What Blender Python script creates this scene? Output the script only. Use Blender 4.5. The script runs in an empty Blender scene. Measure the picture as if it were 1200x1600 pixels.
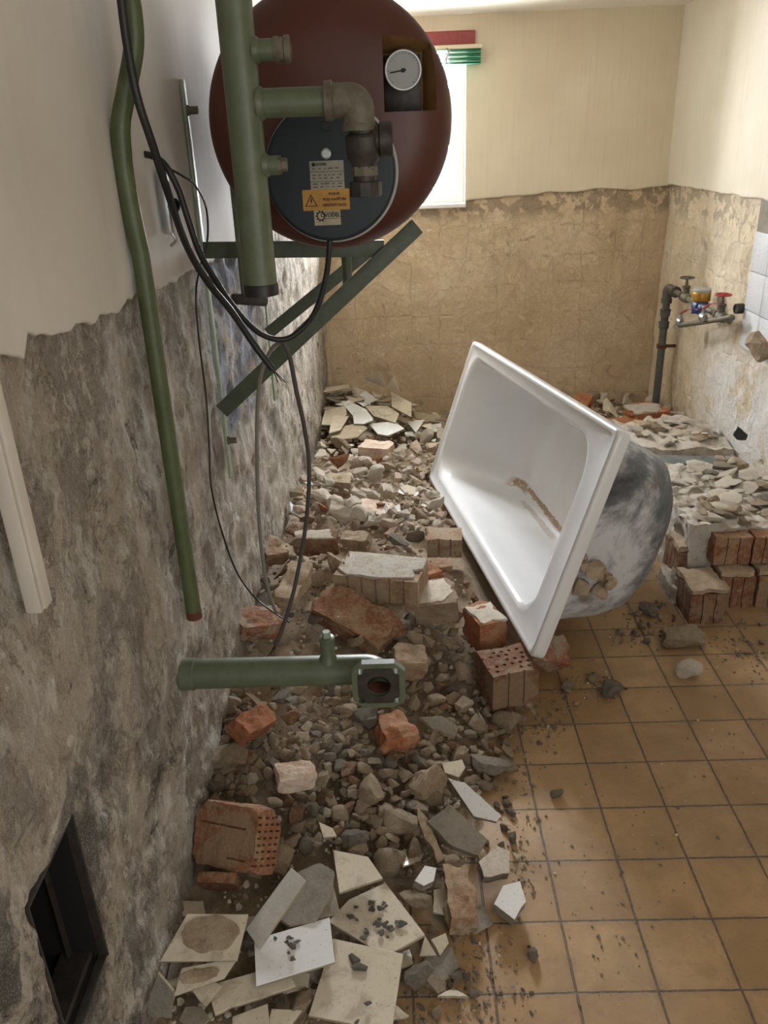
import bpy, bmesh, math, random
import numpy as np
from mathutils import Vector, Matrix, noise, Euler

# ------------------------------------------------------------------ camera
SC = bpy.context.scene
COL = SC.collection
F_PX, PITCH, YAW, ROLL, CAM_H = 1280.8, math.radians(24.613), math.radians(-1.172), math.radians(-2.279), 1.5
_f = Vector((math.sin(YAW)*math.cos(PITCH), math.cos(YAW)*math.cos(PITCH), -math.sin(PITCH)))
_r = Vector((math.cos(YAW), -math.sin(YAW), 0))
_u = _r.cross(_f)
CR = _r*math.cos(ROLL) + _u*math.sin(ROLL)
CU = -_r*math.sin(ROLL) + _u*math.cos(ROLL)
CF = _f
CO = Vector((0, 0, CAM_H))
cam_data = bpy.data.cameras.new('camera')
cam_data.sensor_fit = 'HORIZONTAL'
cam_data.sensor_width = 36.0
cam_data.lens = F_PX/1200*36.0
cam_data.clip_start = 0.02
camera = bpy.data.objects.new('camera', cam_data)
COL.objects.link(camera)
camera.matrix_world = Matrix(((CR.x, CU.x, -CF.x, 0), (CR.y, CU.y, -CF.y, 0), (CR.z, CU.z, -CF.z, CAM_H), (0, 0, 0, 1)))
SC.camera = camera

# ------------------------------------------------------------------ light, world, exposure
SC.view_settings.view_transform = 'Standard'
SC.view_settings.look = 'None'
SC.view_settings.gamma = 1.0
SC.view_settings.use_curve_mapping = False
SC.cycles.diffuse_bounces = 8
SC.view_settings.exposure = 0.25
world = bpy.data.worlds.new('world')
SC.world = world
world.use_nodes = True
wb = world.node_tree.nodes['Background']
wb.inputs[0].default_value = (0.93, 0.97, 1.0, 1)
wb.inputs[1].default_value = 1.1

def area(name, loc, rot, sx, sy, power, color):
    l = bpy.data.lights.new(name, 'AREA')
    l.shape = 'RECTANGLE'; l.size = sx; l.size_y = sy; l.energy = power; l.color = color
    o = bpy.data.objects.new(name, l); COL.objects.link(o)
    o.location = loc; o.rotation_euler = rot
    return o

# daylight coming in through the window of the back wall
area('window_daylight', (0.08, 5.05, 1.62), (math.radians(-84), 0, 0), 0.95, 0.9, 330, (0.93, 0.96, 1.0))
# added fill lamp behind the camera, brightens the near left wall; no doorway
area('near_wall_fill', (1.25, -0.75, 1.55), Vector((-.78, .62, -.12)).to_track_quat('-Z', 'Y').to_euler(), 1.0, 1.5, 15, (1.0, 0.96, 0.91))

# ------------------------------------------------------------------ helpers: points
def ray(u, v):
    return CR*((u-600)/F_PX) - CU*((v-800)/F_PX) + CF
def onz(u, v, z=0.0):
    d = ray(u, v); return CO + d*((z-CAM_H)/d.z)
def ony(u, v, y):
    d = ray(u, v); return CO + d*(y/d.y)
def onx(u, v, x):
    d = ray(u, v); return CO + d*(x/d.x)
WA, WB = -0.5, 0.026          # left wall: X = WA + WB*Y
XR, YB, ZC = 1.458, 4.6, 2.02
def onl(u, v, off=0.0):
    d = ray(u, v); return CO + d*((WA+off)/(d.x-WB*d.y))
def depth(P):
    return (Vector(P)-CO).dot(CF)
def px(P):
    d = Vector(P)-CO; z = d.dot(CF)
    return (600+F_PX*d.dot(CR)/z, 800-F_PX*d.dot(CU)/z)
def lwx(y, off=0.0):
    return WA+WB*y+off

# ------------------------------------------------------------------ helpers: materials
def lin(c):
    if isinstance(c, str):
        c = tuple(int(c[i:i+2], 16)/255 for i in (0, 2, 4))
    return tuple((x/12.92 if x <= 0.04045 else ((x+0.055)/1.055)**2.4) for x in c)+(1,)

class NT:
    def __init__(s, name):
        s.m = bpy.data.materials.new(name); s.m.use_nodes = True
        s.t = s.m.node_tree; s.b = s.t.nodes['Principled BSDF']
        tc = s.t.nodes.new('ShaderNodeTexCoord'); s.co = tc.outputs['Object']; s.tc = tc
    def new(s, typ, **kw):
        n = s.t.nodes.new(typ)
        for k, v in kw.items(): setattr(n, k, v)
        return n
    def link(s, a, b): s.t.links.new(a, b)
    def mapping(s, scale=(1, 1, 1), loc=(0, 0, 0), rot=(0, 0, 0)):
        n = s.new('ShaderNodeMapping'); n.inputs['Scale'].default_value = scale
        n.inputs['Location'].default_value = loc; n.inputs['Rotation'].default_value = rot
        s.link(s.co, n.inputs[0]); return n.outputs[0]
    def noise(s, scale, detail=6, rough=0.6, vec=None, dist=0.0):
        n = s.new('ShaderNodeTexNoise'); n.inputs['Scale'].default_value = scale
        n.inputs['Detail'].default_value = detail; n.inputs['Roughness'].default_value = rough
        n.inputs['Distortion'].default_value = dist
        s.link(vec if vec is not None else s.co, n.inputs['Vector']); return n.outputs['Fac']
    def voro(s, scale, feature='F1', vec=None, rnd=1.0):
        n = s.new('ShaderNodeTexVoronoi', feature=feature); n.inputs['Scale'].default_value = scale
        n.inputs['Randomness'].default_value = rnd
        s.link(vec if vec is not None else s.co, n.inputs['Vector']); return n.outputs['Distance']
    def ramp(s, fac, stops, interp='LINEAR'):
        n = s.new('ShaderNodeValToRGB'); r = n.color_ramp; r.interpolation = interp
        while len(r.elements) > 1: r.elements.remove(r.elements[-1])
        r.elements[0].position = stops[0][0]; r.elements[0].color = lin(stops[0][1])
        for p, c in stops[1:]:
            e = r.elements.new(p); e.color = lin(c)
        s.link(fac, n.inputs[0]); return n.outputs[0]
    def step(s, fac, lo, hi, inv=False):
        n = s.new('ShaderNodeMapRange'); n.clamp = True
        n.inputs[1].default_value = lo; n.inputs[2].default_value = hi
        n.inputs[3].default_value = 1.0 if inv else 0.0; n.inputs[4].default_value = 0.0 if inv else 1.0
        s.link(fac, n.inputs[0]); return n.outputs[0]
    def math(s, op, a, b=None, c=None):
        n = s.new('ShaderNodeMath', operation=op)
        for i, x in enumerate((a, b, c)):
            if x is None: continue
            if isinstance(x, (int, float)): n.inputs[i].default_value = x
            else: s.link(x, n.inputs[i])
        return n.outputs[0]
    def mix(s, fac, a, b, blend='MIX'):
        n = s.new('ShaderNodeMix', data_type='RGBA', blend_type=blend)
        for i, x in ((0, fac), (6, a), (7, b)):
            if isinstance(x, (int, float)): n.inputs[i].default_value = x
            elif isinstance(x, (str, tuple)): n.inputs[i].default_value = lin(x)
            else: s.link(x, n.inputs[i])
        return n.outputs[2]
    def xyz(s):
        n = s.new('ShaderNodeSeparateXYZ'); s.link(s.co, n.inputs[0]); return n.outputs
    def color(s, c):
        if isinstance(c, (str, tuple)): s.b.inputs['Base Color'].default_value = lin(c)
        else: s.link(c, s.b.inputs['Base Color'])
    def rough(s, r):
        if isinstance(r, (int, float)): s.b.inputs['Roughness'].default_value = r
        else: s.link(r, s.b.inputs['Roughness'])
    def bump(s, h, strength=0.5, dist=0.01):
        n = s.new('ShaderNodeBump'); n.inputs['Strength'].default_value = strength
        n.inputs['Distance'].default_value = dist
        s.link(h, n.inputs['Height']); s.link(n.outputs[0], s.b.inputs['Normal'])
    def rnd(s):
        return s.new('ShaderNodeObjectInfo').outputs['Random']
    def vary(s, col, lo, hi):
        """per-object value change"""
        f = s.new('ShaderNodeMapRange'); f.inputs[3].default_value = lo; f.inputs[4].default_value = hi
        s.link(s.rnd(), f.inputs[0])
        h = s.new('ShaderNodeHueSaturation'); s.link(col, h.inputs['Color']); s.link(f.outputs[0], h.inputs['Value'])
        return h.outputs[0]

def plain(name, c, rough=0.5, metal=0.0, var=0.0, vs=60, bump=0.0, bs=200):
    n = NT(name)
    if var:
        a = tuple(x*(1-var) for x in hexf(c)); b = tuple(min(1, x*(1+var)) for x in hexf(c))
        n.color(n.ramp(n.noise(vs, 5), [(0.3, a), (0.7, b)]))
    else: n.color(c)
    n.rough(rough); n.b.inputs['Metallic'].default_value = metal
    if bump: n.bump(n.noise(bs, 3), bump, 0.002)
    return n.m
def hexf(c):
    return tuple(int(c[i:i+2], 16)/255 for i in (0, 2, 4)) if isinstance(c, str) else c

M = {}
# ---- old scraped mortar, left wall
n = NT('scraped_mortar_wall'); X = n.xyz()
vm = n.mapping(scale=(1, 1, 0.62))
big = n.noise(2.6, 8, 0.6, dist=0.3); l1 = n.noise(7, 9, 0.68, vec=vm, dist=0.25); l2 = n.noise(17, 8, 0.7, vec=n.mapping(scale=(1, 1, 0.6), loc=(3, 5, 2))); l3 = n.noise(42, 7, 0.72, vec=vm)
fine = n.noise(120, 6, 0.75); grit = n.noise(420, 3, 0.6)
c = n.ramp(big, [(0.3, 'b5a796'), (0.45, 'cabeac'), (0.58, 'bdb09e'), (0.72, 'd6cdbe')])
c = n.mix(n.step(l1, 0.50, 0.51), c, n.ramp(l3, [(0.35, '9d907f'), (0.65, 'c5bbab')]))
c = n.mix(n.math('MULTIPLY', n.step(l1, 0.565, 0.572), 0.8), c, n.ramp(fine, [(0.3, '8f8577'), (0.7, 'ada395')]))
c = n.mix(n.math('MULTIPLY', n.step(l2, 0.555, 0.565), 0.75), c, 'd3ccbf')
c = n.mix(n.math('MULTIPLY', n.step(l2, 0.435, 0.425), 0.45), c, '85786a')
c = n.mix(n.math('MULTIPLY', n.step(l3, 0.585, 0.60), 0.7), c, 'dcd6ca')
c = n.mix(n.math('MULTIPLY', n.step(l3, 0.40, 0.385), 0.5), c, '776b5d')
# sooty stains low down near the flue opening, a few dark blotches elsewhere
low = n.math('MULTIPLY', n.step(X[2], 0.62, 0.95, inv=True), n.step(X[1], 0.85, 1.3, inv=True))
c = n.mix(n.math('MULTIPLY', n.math('MULTIPLY', low, n.step(n.noise(6, 8, 0.7, vec=n.mapping(loc=(9, 2, 4)), dist=0.6), 0.47, 0.55)), 0.85), c, '3d3b39')
c = n.mix(n.math('MULTIPLY', n.step(n.noise(4.5, 9, 0.74, vec=n.mapping(loc=(1, 8, 4)), dist=0.7), 0.60, 0.63), 0.8), c, '575049')
# remains of grey-blue paint between the brackets
pb = n.math('MULTIPLY', n.math('MULTIPLY', n.step(X[1], 1.98, 2.03), n.step(X[1], 2.62, 2.68, inv=True)), n.math('MULTIPLY', n.step(X[2], 0.72, 0.8), n.step(n.noise(9, 6, 0.7, vec=n.mapping(loc=(4, 4, 1))), 0.46, 0.48)))
c = n.mix(pb, c, n.ramp(l3, [(0.3, '6f7687'), (0.7, 'a6abb8')]))
c = n.mix(n.math('MULTIPLY', n.step(grit, 0.52, 0.70), 0.45), c, 'e0dace')
c = n.mix(n.math('MULTIPLY', n.step(grit, 0.45, 0.33), 0.30), c, '6a5f52')
n.color(c); n.rough(0.92)
h = n.math('ADD', n.math('MULTIPLY', n.step(l1, 0.50, 0.512), 0.9), n.math('MULTIPLY', n.step(l1, 0.565, 0.575), 0.8))
h = n.math('ADD', h, n.math('MULTIPLY', n.step(l2, 0.42, 0.60), 0.9)); h = n.math('ADD', h, n.math('MULTIPLY', l3, 1.1))
h = n.math('ADD', h, n.math('MULTIPLY', fine, 0.5)); h = n.math('ADD', h, n.math('MULTIPLY', grit, 0.3))
n.bump(h, 1.0, 0.009); M['mortar_l'] = n.m
# ---- upper painted plaster
def plaster(name, c1, c2, stain, bump=0.35, streak=(60, 60, 3)):
    n = NT(name)
    a = n.noise(2.2, 6, 0.55, dist=0.3); s = n.noise(1.0, 5, 0.6, vec=n.mapping(scale=streak)); f = n.noise(45, 5, 0.6)
    c = n.ramp(a, [(0.3, c1), (0.7, c2)])
    c = n.mix(n.math('MULTIPLY', n.step(s, 0.5, 0.75), 0.35), c, stain)
    c = n.mix(n.math('MULTIPLY', n.step(n.noise(30, 8, 0.8), 0.66, 0.7), 0.5), c, stain)
    n.color(c); n.rough(0.75)
    n.bump(n.math('ADD', n.math('MULTIPLY', s, 0.7), n.math('MULTIPLY', f, 0.5)), bump, 0.003)
    return n.m
M['plaster_l'] = plaster('cream_plaster_left', 'c6c0b6', 'd5d0c6', 'b3aca0', 0.3, (14, 14, 2))
M['plaster_b'] = plaster('cream_plaster_back', 'cfc2a8', 'dacfb8', 'bfb096')
M['plaster_r'] = plaster('cream_plaster_right', 'd2c9b5', 'dfd8c8', 'c2b69f')
M['ceiling'] = plaster('white_ceiling_plaster', 'ddd6c8', 'e8e3d8', 'cfc7b8', 0.1)
# ---- back wall, stripped of its tiles: bedding mortar with the print of the tile grid
def stripped(name, base, mid_, lite, dark, axis, white=None):
    n = NT(name); X = n.xyz()
    a = n.noise(3, 8, 0.65, dist=0.5); f = n.noise(26, 8, 0.68, dist=0.5); g = n.noise(150, 4, 0.6)
    c = n.ramp(a, [(0.28, base), (0.5, mid_), (0.72, lite)])
    c = n.mix(n.math('MULTIPLY', n.step(f, 0.52, 0.6), 0.5), c, lite)
    c = n.mix(n.math('MULTIPLY', n.step(n.noise(11, 8, 0.7, dist=1.2), 0.60, 0.63), 0.55), c, dark)
    # bare grey render just under the plaster edge
    br = n.math('MULTIPLY', n.step(X[2], 1.06, 1.12), n.step(n.noise(10, 5, 0.6, vec=n.mapping(loc=(5, 5, 5))), 0.48, 0.5))
    c = n.mix(n.math('MULTIPLY', br, 0.8), c, dark)
    gx = n.math('ABSOLUTE', n.math('SUBTRACT', n.math('FRACT', n.math('DIVIDE', n.math('ADD', X[axis], n.math('MULTIPLY', a, 0.10)), 0.155)), 0.5))
    gz = n.math('ABSOLUTE', n.math('SUBTRACT', n.math('FRACT', n.math('DIVIDE', n.math('ADD', X[2], n.math('MULTIPLY', a, 0.08)), 0.155)), 0.5))
    grid = n.math('MAXIMUM', n.step(gx, 0.455, 0.49), n.step(gz, 0.455, 0.49))
    grid = n.math('MULTIPLY', grid, n.step(n.noise(6, 4, 0.6, vec=n.mapping(loc=(2, 7, 1))), 0.44, 0.56))
    c = n.mix(n.math('MULTIPLY', grid, 0.22), c, dark)
    if white:
        w = n.math('MULTIPLY', white(n, X), n.step(n.noise(7, 7, 0.7, vec=n.mapping(loc=(8, 1, 2)), dist=0.8), 0.40, 0.46))
        c = n.mix(w, c, n.ramp(f, [(0.3, 'd5d2cd'), (0.7, 'eeecea')]))
    n.color(c); n.rough(0.9)
    h = n.math('ADD', n.math('MULTIPLY', f, 0.9), n.math('MULTIPLY', g, 0.3))
    h = n.math('SUBTRACT', h, n.math('MULTIPLY', grid, 0.4)); h = n.math('ADD', h, n.math('MULTIPLY', n.step(f, 0.50, 0.60), 0.35)); h = n.math('ADD', h, n.math('MULTIPLY', n.step(a, 0.5, 0.53), 0.4))
    n.bump(h, 0.85, 0.006)
    return n.m
M['mortar_b'] = stripped('stripped_mortar_back', 'b39c7e', 'c7b192', 'dac7aa', '94846f', 0)
M['mortar_r'] = stripped('stripped_mortar_right', 'c4b196', 'd6c6ab', 'e2d6c0', 'a59682', 1,
    white=lambda n, X: n.math('MULTIPLY', n.step(X[1], 4.05, 3.6, inv=False), n.step(X[2], 0.45, 0.75, inv=True)))
# ---- floor tiles
n = NT('floor_tiles'); X = n.xyz()
T = 0.15625
fx = n.math('DIVIDE', n.math('SUBTRACT', X[0], 0.30967), T); fy = n.math('DIVIDE', n.math('SUBTRACT', X[1], 1.04154), T)
wob = n.math('MULTIPLY', n.math('SUBTRACT', n.noise(30, 4), 0.5), 0.03)
ax_ = n.math('ABSOLUTE', n.math('SUBTRACT', n.math('FRACT', n.math('ADD', fx, wob)), 0.5)); ay_ = n.math('ABSOLUTE', n.math('SUBTRACT', n.math('FRACT', n.math('ADD', fy, wob)), 0.5))
grout = n.step(n.math('MAXIMUM', ax_, ay_), 0.482, 0.49)
cell = n.new('ShaderNodeCombineXYZ'); n.link(n.math('FLOOR', fx), cell.inputs[0]); n.link(n.math('FLOOR', fy), cell.inputs[1])
wn = n.new('ShaderNodeTexWhiteNoise', noise_dimensions='2D'); n.link(cell.outputs[0], wn.inputs['Vector'])
c = n.ramp(wn.outputs['Value'], [(0.0, '9b7c54'), (0.5, 'ab8a60'), (1.0, 'b5956b')])
c = n.mix(n.math('MULTIPLY', n.step(n.noise(9, 7, 0.65, dist=0.5), 0.42, 0.62), 0.55), c, '8b6f4c')
dust = n.step(n.noise(3.2, 8, 0.65, dist=0.4), 0.42, 0.62)
c = n.mix(n.math('MULTIPLY', dust, 0.5), c, '8c755a')
edge = n.math('MULTIPLY', n.step(n.math('MAXIMUM', ax_, ay_), 0.40, 0.49), n.step(n.noise(25, 6), 0.4, 0.6))
c = n.mix(n.math('MULTIPLY', edge, 0.45), c, '7d6a53')
c = n.mix(n.math('MULTIPLY', n.step(n.noise(120, 3), 0.62, 0.66), 0.4), c, '6f5d47')
c = n.mix(n.math('MULTIPLY', n.step(n.noise(16, 8, 0.8, vec=n.mapping(scale=(1, 0.4, 1))), 0.6, 0.7), 0.35), c, 'b8ab98')
c = n.mix(grout, c, n.ramp(n.noise(90, 3), [(0.3, '4b4036'), (0.7, '74685a')]))
n.color(c)
r = n.math('ADD', 0.30, n.math('MULTIPLY', dust, 0.28)); r = n.math('ADD', r, n.math('MULTIPLY', n.noise(40, 5), 0.25)); n.rough(r)
hh = n.math('ADD', n.math('MULTIPLY', grout, -1.0), n.math('MULTIPLY', n.noise(60, 4), 0.25)); n.bump(hh, 0.6, 0.003); M['floor'] = n.m

# ---- metals and paints
def paint(name, c, dark, lite, rough=0.5, sc=25, dirt='6b6454', metal=0.0):
    n = NT(name); a = n.noise(sc, 7, 0.6, dist=0.3)
    col = n.ramp(a, [(0.25, dark), (0.5, c), (0.8, lite)])
    col = n.mix(n.math('MULTIPLY', n.step(n.noise(sc*3.5, 6, 0.7), 0.60, 0.66), 0.5), col, dirt)
    n.color(col); n.rough(rough); n.b.inputs['Metallic'].default_value = metal
    n.bump(n.noise(sc*6, 4), 0.15, 0.002); return n.m
M['green'] = paint('green_pipe_paint', '5c6650', '515b46', '69735c', 0.42)
M['green_dark'] = paint('green_riser_paint', '4e5938', '434d30', '5a6541', 0.42)
M['green_steel'] = paint('green_bracket_paint', '4d5645', '434b3b', '5a6350', 0.5)
M['green_pale'] = paint('pale_green_bracket_paint', '91a08a', '84927d', 'a4b29c', 0.5)
M['boiler'] = paint('red_brown_enamel', '50271b', '462118', '5a3022', 0.42, 6, '44201a')
M['foam'] = paint('yellow_insulation_foam', '8d6a3c', '6b4a2a', 'a37f4a', 0.9, 20, '4b3320')
M['blue'] = paint('dark_blue_cover', '17232b', '141e26', '1d2a33', 0.5, 12, '181f24')
M['gasket'] = plain('light_gasket', 'a8aaa8', 0.5)
M['iron'] = paint('dark_cast_iron', '3f3b37', '2c2927', '54504a', 0.5, 40, '5e4c3c', 0.4)
M['iron_dusty'] = paint('dusty_malleable_iron', '6a6456', '57513f', '7e786a', 0.6, 40, '4b4033', 0.2)
M['black'] = plain('black_rubber', '1d1d1d', 0.45)
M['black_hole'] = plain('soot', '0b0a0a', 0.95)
M['wire_grey'] = plain('grey_cable_sheath', '7d7b74', 0.6)
M['wire_dark'] = plain('dark_grey_cable_sheath', '494845', 0.6)
M['steel'] = paint('galvanised_steel', 'b0b2b2', '97999a', 'c7c9c9', 0.35, 30, '85827c', 0.8)
M['rust'] = paint('rusty_steel', '5d3427', '472519', '7a4a35', 0.85, 60, '2e1c15')
M['brass'] = paint('yellow_brass', 'b08a3e', '93702c', 'c9a659', 0.35, 30, '7d6232', 0.8)
M['blue_plastic'] = plain('blue_plastic', '2f4d8f', 0.45)
M['blue_paint'] = paint('blue_meter_paint', '44557a', '384668', '586b92', 0.45, 40)
M['red_paint'] = paint('red_handle_paint', 'a63336', '8f2a2d', 'b8484a', 0.45, 60)
M['grey_pipe'] = paint('dark_grey_plastic_pipe', '555552', '4a4a47', '62625e', 0.5, 30)
M['white_plastic'] = plain('white_trunking_plastic', 'c9c2b6', 0.45, var=0.05, vs=8)
M['white_frame'] = plain('white_window_paint', 'e6e6e2', 0.4)
M['label'] = plain('off_white_label', '97978a', 0.5, var=0.06)
M['label_logo'] = plain('cream_label', 'a69c80', 0.5, var=0.08)
M['label_yellow'] = plain('yellow_warning_label', 'b3842b', 0.45, var=0.08)
M['ink'] = plain('black_ink', '1c1815', 0.6)
M['ink_red'] = plain('dark_red_ink', '5d2a1c', 0.6)
M['dial'] = plain('dial_white', 'a3a5a5', 0.4)
M['pelmet'] = plain('dark_red_board', '8e4344', 0.6, var=0.08)
M['beam'] = plain('cream_board', 'd9cdb0', 0.6)
M['blind'] = plain('green_blind', '3b8a6c', 0.5, var=0.15, vs=4)
M['rope'] = plain('grey_cord', '8b8a84', 0.8)
n = NT('window_glass'); tr_ = n.new('ShaderNodeBsdfTransparent'); gl_ = n.new('ShaderNodeBsdfGlossy'); gl_.inputs['Roughness'].default_value = 0.03
mx_ = n.new('ShaderNodeMixShader'); mx_.inputs[0].default_value = 0.06; n.link(tr_.outputs[0], mx_.inputs[1]); n.link(gl_.outputs[0], mx_.inputs[2])
n.link(mx_.outputs[0], n.t.nodes['Material Output'].inputs['Surface']); M['glass'] = n.m
# ---- bathtub
n = NT('white_tub_enamel'); X = n.xyz()
c = n.ramp(n.noise(3, 5, 0.5), [(0.3, 'd9dbdd'), (0.7, 'e3e4e6')])
# mortar run and tide mark inside, near the short end
st = n.noise(9, 7, 0.7, dist=0.7)
def band(y0, slope, hw, x0, x1, wob):
    d = n.math('ABSOLUTE', n.math('ADD', n.math('SUBTRACT', n.math('ADD', X[1], n.math('MULTIPLY', X[0], slope)), y0), n.math('MULTIPLY', n.math('SUBTRACT', st, 0.5), wob)))
    return n.math('MULTIPLY', n.step(d, hw*0.6, hw, inv=True), n.math('MULTIPLY', n.step(X[0], x0, x0+0.03), n.step(X[0], x1, x1+0.05, inv=True)))
run = n.math('MAXIMUM', band(0.166, 0.03, 0.012, 0.27, 0.84, 0.03), n.math('MAXIMUM', band(0.150, 0.0, 0.022, 0.25, 0.36, 0.05), n.math('MULTIPLY', band(0.112, 0.0, 0.006, 0.42, 0.86, 0.02), 0.45)))
run = n.math('MULTIPLY', run, n.step(X[2], -0.22, -0.26))
tide = n.math('MULTIPLY', n.step(n.noise(4, 6, 0.6, dist=0.5), 0.4, 0.65), n.math('MULTIPLY', n.step(X[0], 0.4, 0.8), n.step(X[2], -0.10, -0.3)))
c = n.mix(n.math('MULTIPLY', tide, 0.22), c, 'b9a78a')
c = n.mix(n.math('MULTIPLY', n.step(n.noise(55, 6, 0.75), 0.63, 0.68), 0.35), c, 'a79f92')
c = n.mix(n.math('MULTIPLY', run, n.step(n.noise(80, 4), 0.3, 0.45)), c, '9c8263')
n.color(c); n.rough(0.22); n.b.inputs['Coat Weight'].default_value = 0.3
M['enamel'] = n.m
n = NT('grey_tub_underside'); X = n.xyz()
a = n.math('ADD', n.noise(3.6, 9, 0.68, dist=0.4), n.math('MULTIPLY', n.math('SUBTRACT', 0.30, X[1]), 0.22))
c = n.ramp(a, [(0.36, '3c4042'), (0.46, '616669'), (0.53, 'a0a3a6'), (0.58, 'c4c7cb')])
c = n.mix(n.math('MULTIPLY', n.step(n.noise(6, 7, 0.7, vec=n.mapping(loc=(2, 5, 3)), dist=0.8), 0.56, 0.62), 0.7), c, '7b6c58')
c = n.mix(n.math('MULTIPLY', n.step(n.noise(20, 6, 0.7), 0.64, 0.68), 0.7), c, '2b2a29')
n.color(c); n.rough(0.5); n.bump(n.noise(40, 5), 0.25, 0.004); M['tub_back'] = n.m
# ---- rubble
def rubble(name, cols, sc=18, dust='9d8f7b', dust_amt=0.5, lo=0.8, hi=1.15, patch=None, bump=0.8, rough=0.93):
    n = NT(name)
    add = n.new('ShaderNodeVectorMath', operation='ADD'); cb = n.new('ShaderNodeCombineXYZ')
    r7 = n.math('MULTIPLY', n.rnd(), 17.0); n.link(r7, cb.inputs[0]); n.link(r7, cb.inputs[1]); n.link(n.co, add.inputs[0]); n.link(cb.outputs[0], add.inputs[1])
    n.co = add.outputs[0]
    a = n.noise(sc, 7, 0.65, dist=0.4); f = n.noise(sc*6, 5, 0.7)
    k = len(cols); c = n.ramp(a, [(0.3+0.4*i/max(1, k-1), x) for i, x in enumerate(cols)])
    c = n.mix(n.math('MULTIPLY', n.step(n.noise(sc*0.5, 8, 0.75, vec=n.mapping(loc=(7, 2, 9)), dist=0.3), 0.50, 0.53), dust_amt*0.9), c, dust)
    if patch: c = n.mix(n.step(n.noise(sc*0.8, 7, 0.7, vec=n.mapping(loc=(3, 3, 3)), dist=0.6), 0.50, 0.54), c, patch)
    c = n.mix(n.math('MULTIPLY', n.step(f, 0.45, 0.65), dust_amt), c, dust)
    c = n.vary(c, lo, hi)
    n.color(c); n.rough(rough); n.bump(n.math('ADD', n.math('ADD', f, n.math('MULTIPLY', n.noise(sc*20, 3), 0.4)), n.math('MULTIPLY', a, 0.8)), bump, 0.006)
    return n.m
M['lump'] = rubble('mortar_lump', ['8f7b63', 'a69176', 'b9a58b'], 20, 'c6b69f', 0.4, 0.75, 1.12)
M['lump_pale'] = rubble('pale_mortar_lump', ['c0b39d', 'd2c6b2', 'e2d8c8'], 20, 'e2dace', 0.4, 0.85, 1.1)
M['lump_pink'] = rubble('pinkish_mortar_lump', ['bb9480', 'cbb09c', 'd8c8b4'], 16, 'ddd2c3', 0.5, 0.85, 1.1)
M['lump_grey'] = rubble('grey_mortar_lump', ['70675a', '82786a', '938979'], 20, 'a39988', 0.4, 0.75, 1.1)
M['brick'] = rubble('brick_clay', ['70462f', '84563a', '936547'], 14, 'a08c70', 0.6, 0.8, 1.1)
M['brick_dusty'] = rubble('dusty_brick_clay', ['80604a', '8f6f55', '9b7f65'], 14, 'ab997f', 0.55, 0.85, 1.1, patch='9a8770')
M['brick_orange'] = rubble('fresh_broken_brick', ['8f5233', 'a8633e', 'b67651'], 20, 'a88c6c', 0.6, 0.8, 1.1)
M['brick_mortared'] = rubble('mortared_brick', ['8f5138', '9c6147'], 14, 'a8957d', 0.5, 0.85, 1.1, patch='a4947d')
M['dark_chip'] = rubble('dark_grey_chip', ['6a655d', '777168', '847e74'], 30, '948d82', 0.25, 0.8, 1.15)
M['bed'] = rubble('mortar_dust', ['7a6852', '8b7861', '9c8a72'], 9, 'a6957d', 0.5, 1.0, 1.0)
M['crust'] = rubble('plaster_crust', ['a08d74', 'c0b09a', 'd8cfc0'], 34, 'e0dad0', 0.6, 0.9, 1.1, patch='cfc9bf', bump=1.0)
M['tile_pale_back'] = rubble('pale_tile_back', ['a5a19a', 'b8b4ad', 'c9c6c0'], 10, 'bdb5a8', 0.35, 1, 1, bump=0.4)
def tilemat(name, cols, dirt, amt, rough=0.18, thr=(0.45, 0.6)):
    n = NT(name)
    c = n.ramp(n.noise(4, 4), [(0.3, cols[0]), (0.7, cols[1])]); c = n.vary(c, 0.9, 1.05)
    d = n.step(n.noise(14, 8, 0.72, dist=0.6), *thr)
    c = n.mix(n.math('MULTIPLY', d, amt), c, dirt)
    c = n.mix(n.math('MULTIPLY', n.step(n.noise(130, 4, 0.7), 0.62, 0.66), 0.6), c, '5d5347')
    n.color(c); n.rough(n.math('ADD', rough, n.math('MULTIPLY', d, 0.45))); n.bump(n.noise(80, 4), 0.15, 0.002)
    return n.m
M['glaze'] = tilemat('cream_wall_tile_glaze', ['cdc3ad', 'd8cfbc'], '97876f', 0.6, thr=(0.48, 0.6))
M['glaze_white'] = tilemat('white_wall_tile_glaze', ['e2e3e3', 'eeefef'], 'a39580', 0.35, thr=(0.55, 0.7))
M['glaze_clean'] = tilemat('white_set_tile_glaze', ['dfe3e8', 'e8ebef'], 'b5ac9e', 0.2, thr=(0.6, 0.75))
M['tile_body'] = rubble('tile_biscuit_body', ['9b8d76', 'ab9d86'], 30, 'b5a993', 0.3, 0.85, 1.1, bump=0.3)
M['grout_bed'] = rubble('grey_tile_adhesive', ['827a6e', '938b7e', 'a0988b'], 20, 'aba294', 0.4, 0.85, 1.1)
M['stone_bar'] = rubble('blue_grey_stone', ['4e534f', '616661', '777b76'], 12, '8b8c86', 0.3, 1, 1)
M['wood_board'] = rubble('weathered_wood', ['5b4c3b', '6f5f4b', '84735d'], 8, '93836d', 0.3, 0.9, 1.1)

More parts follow.
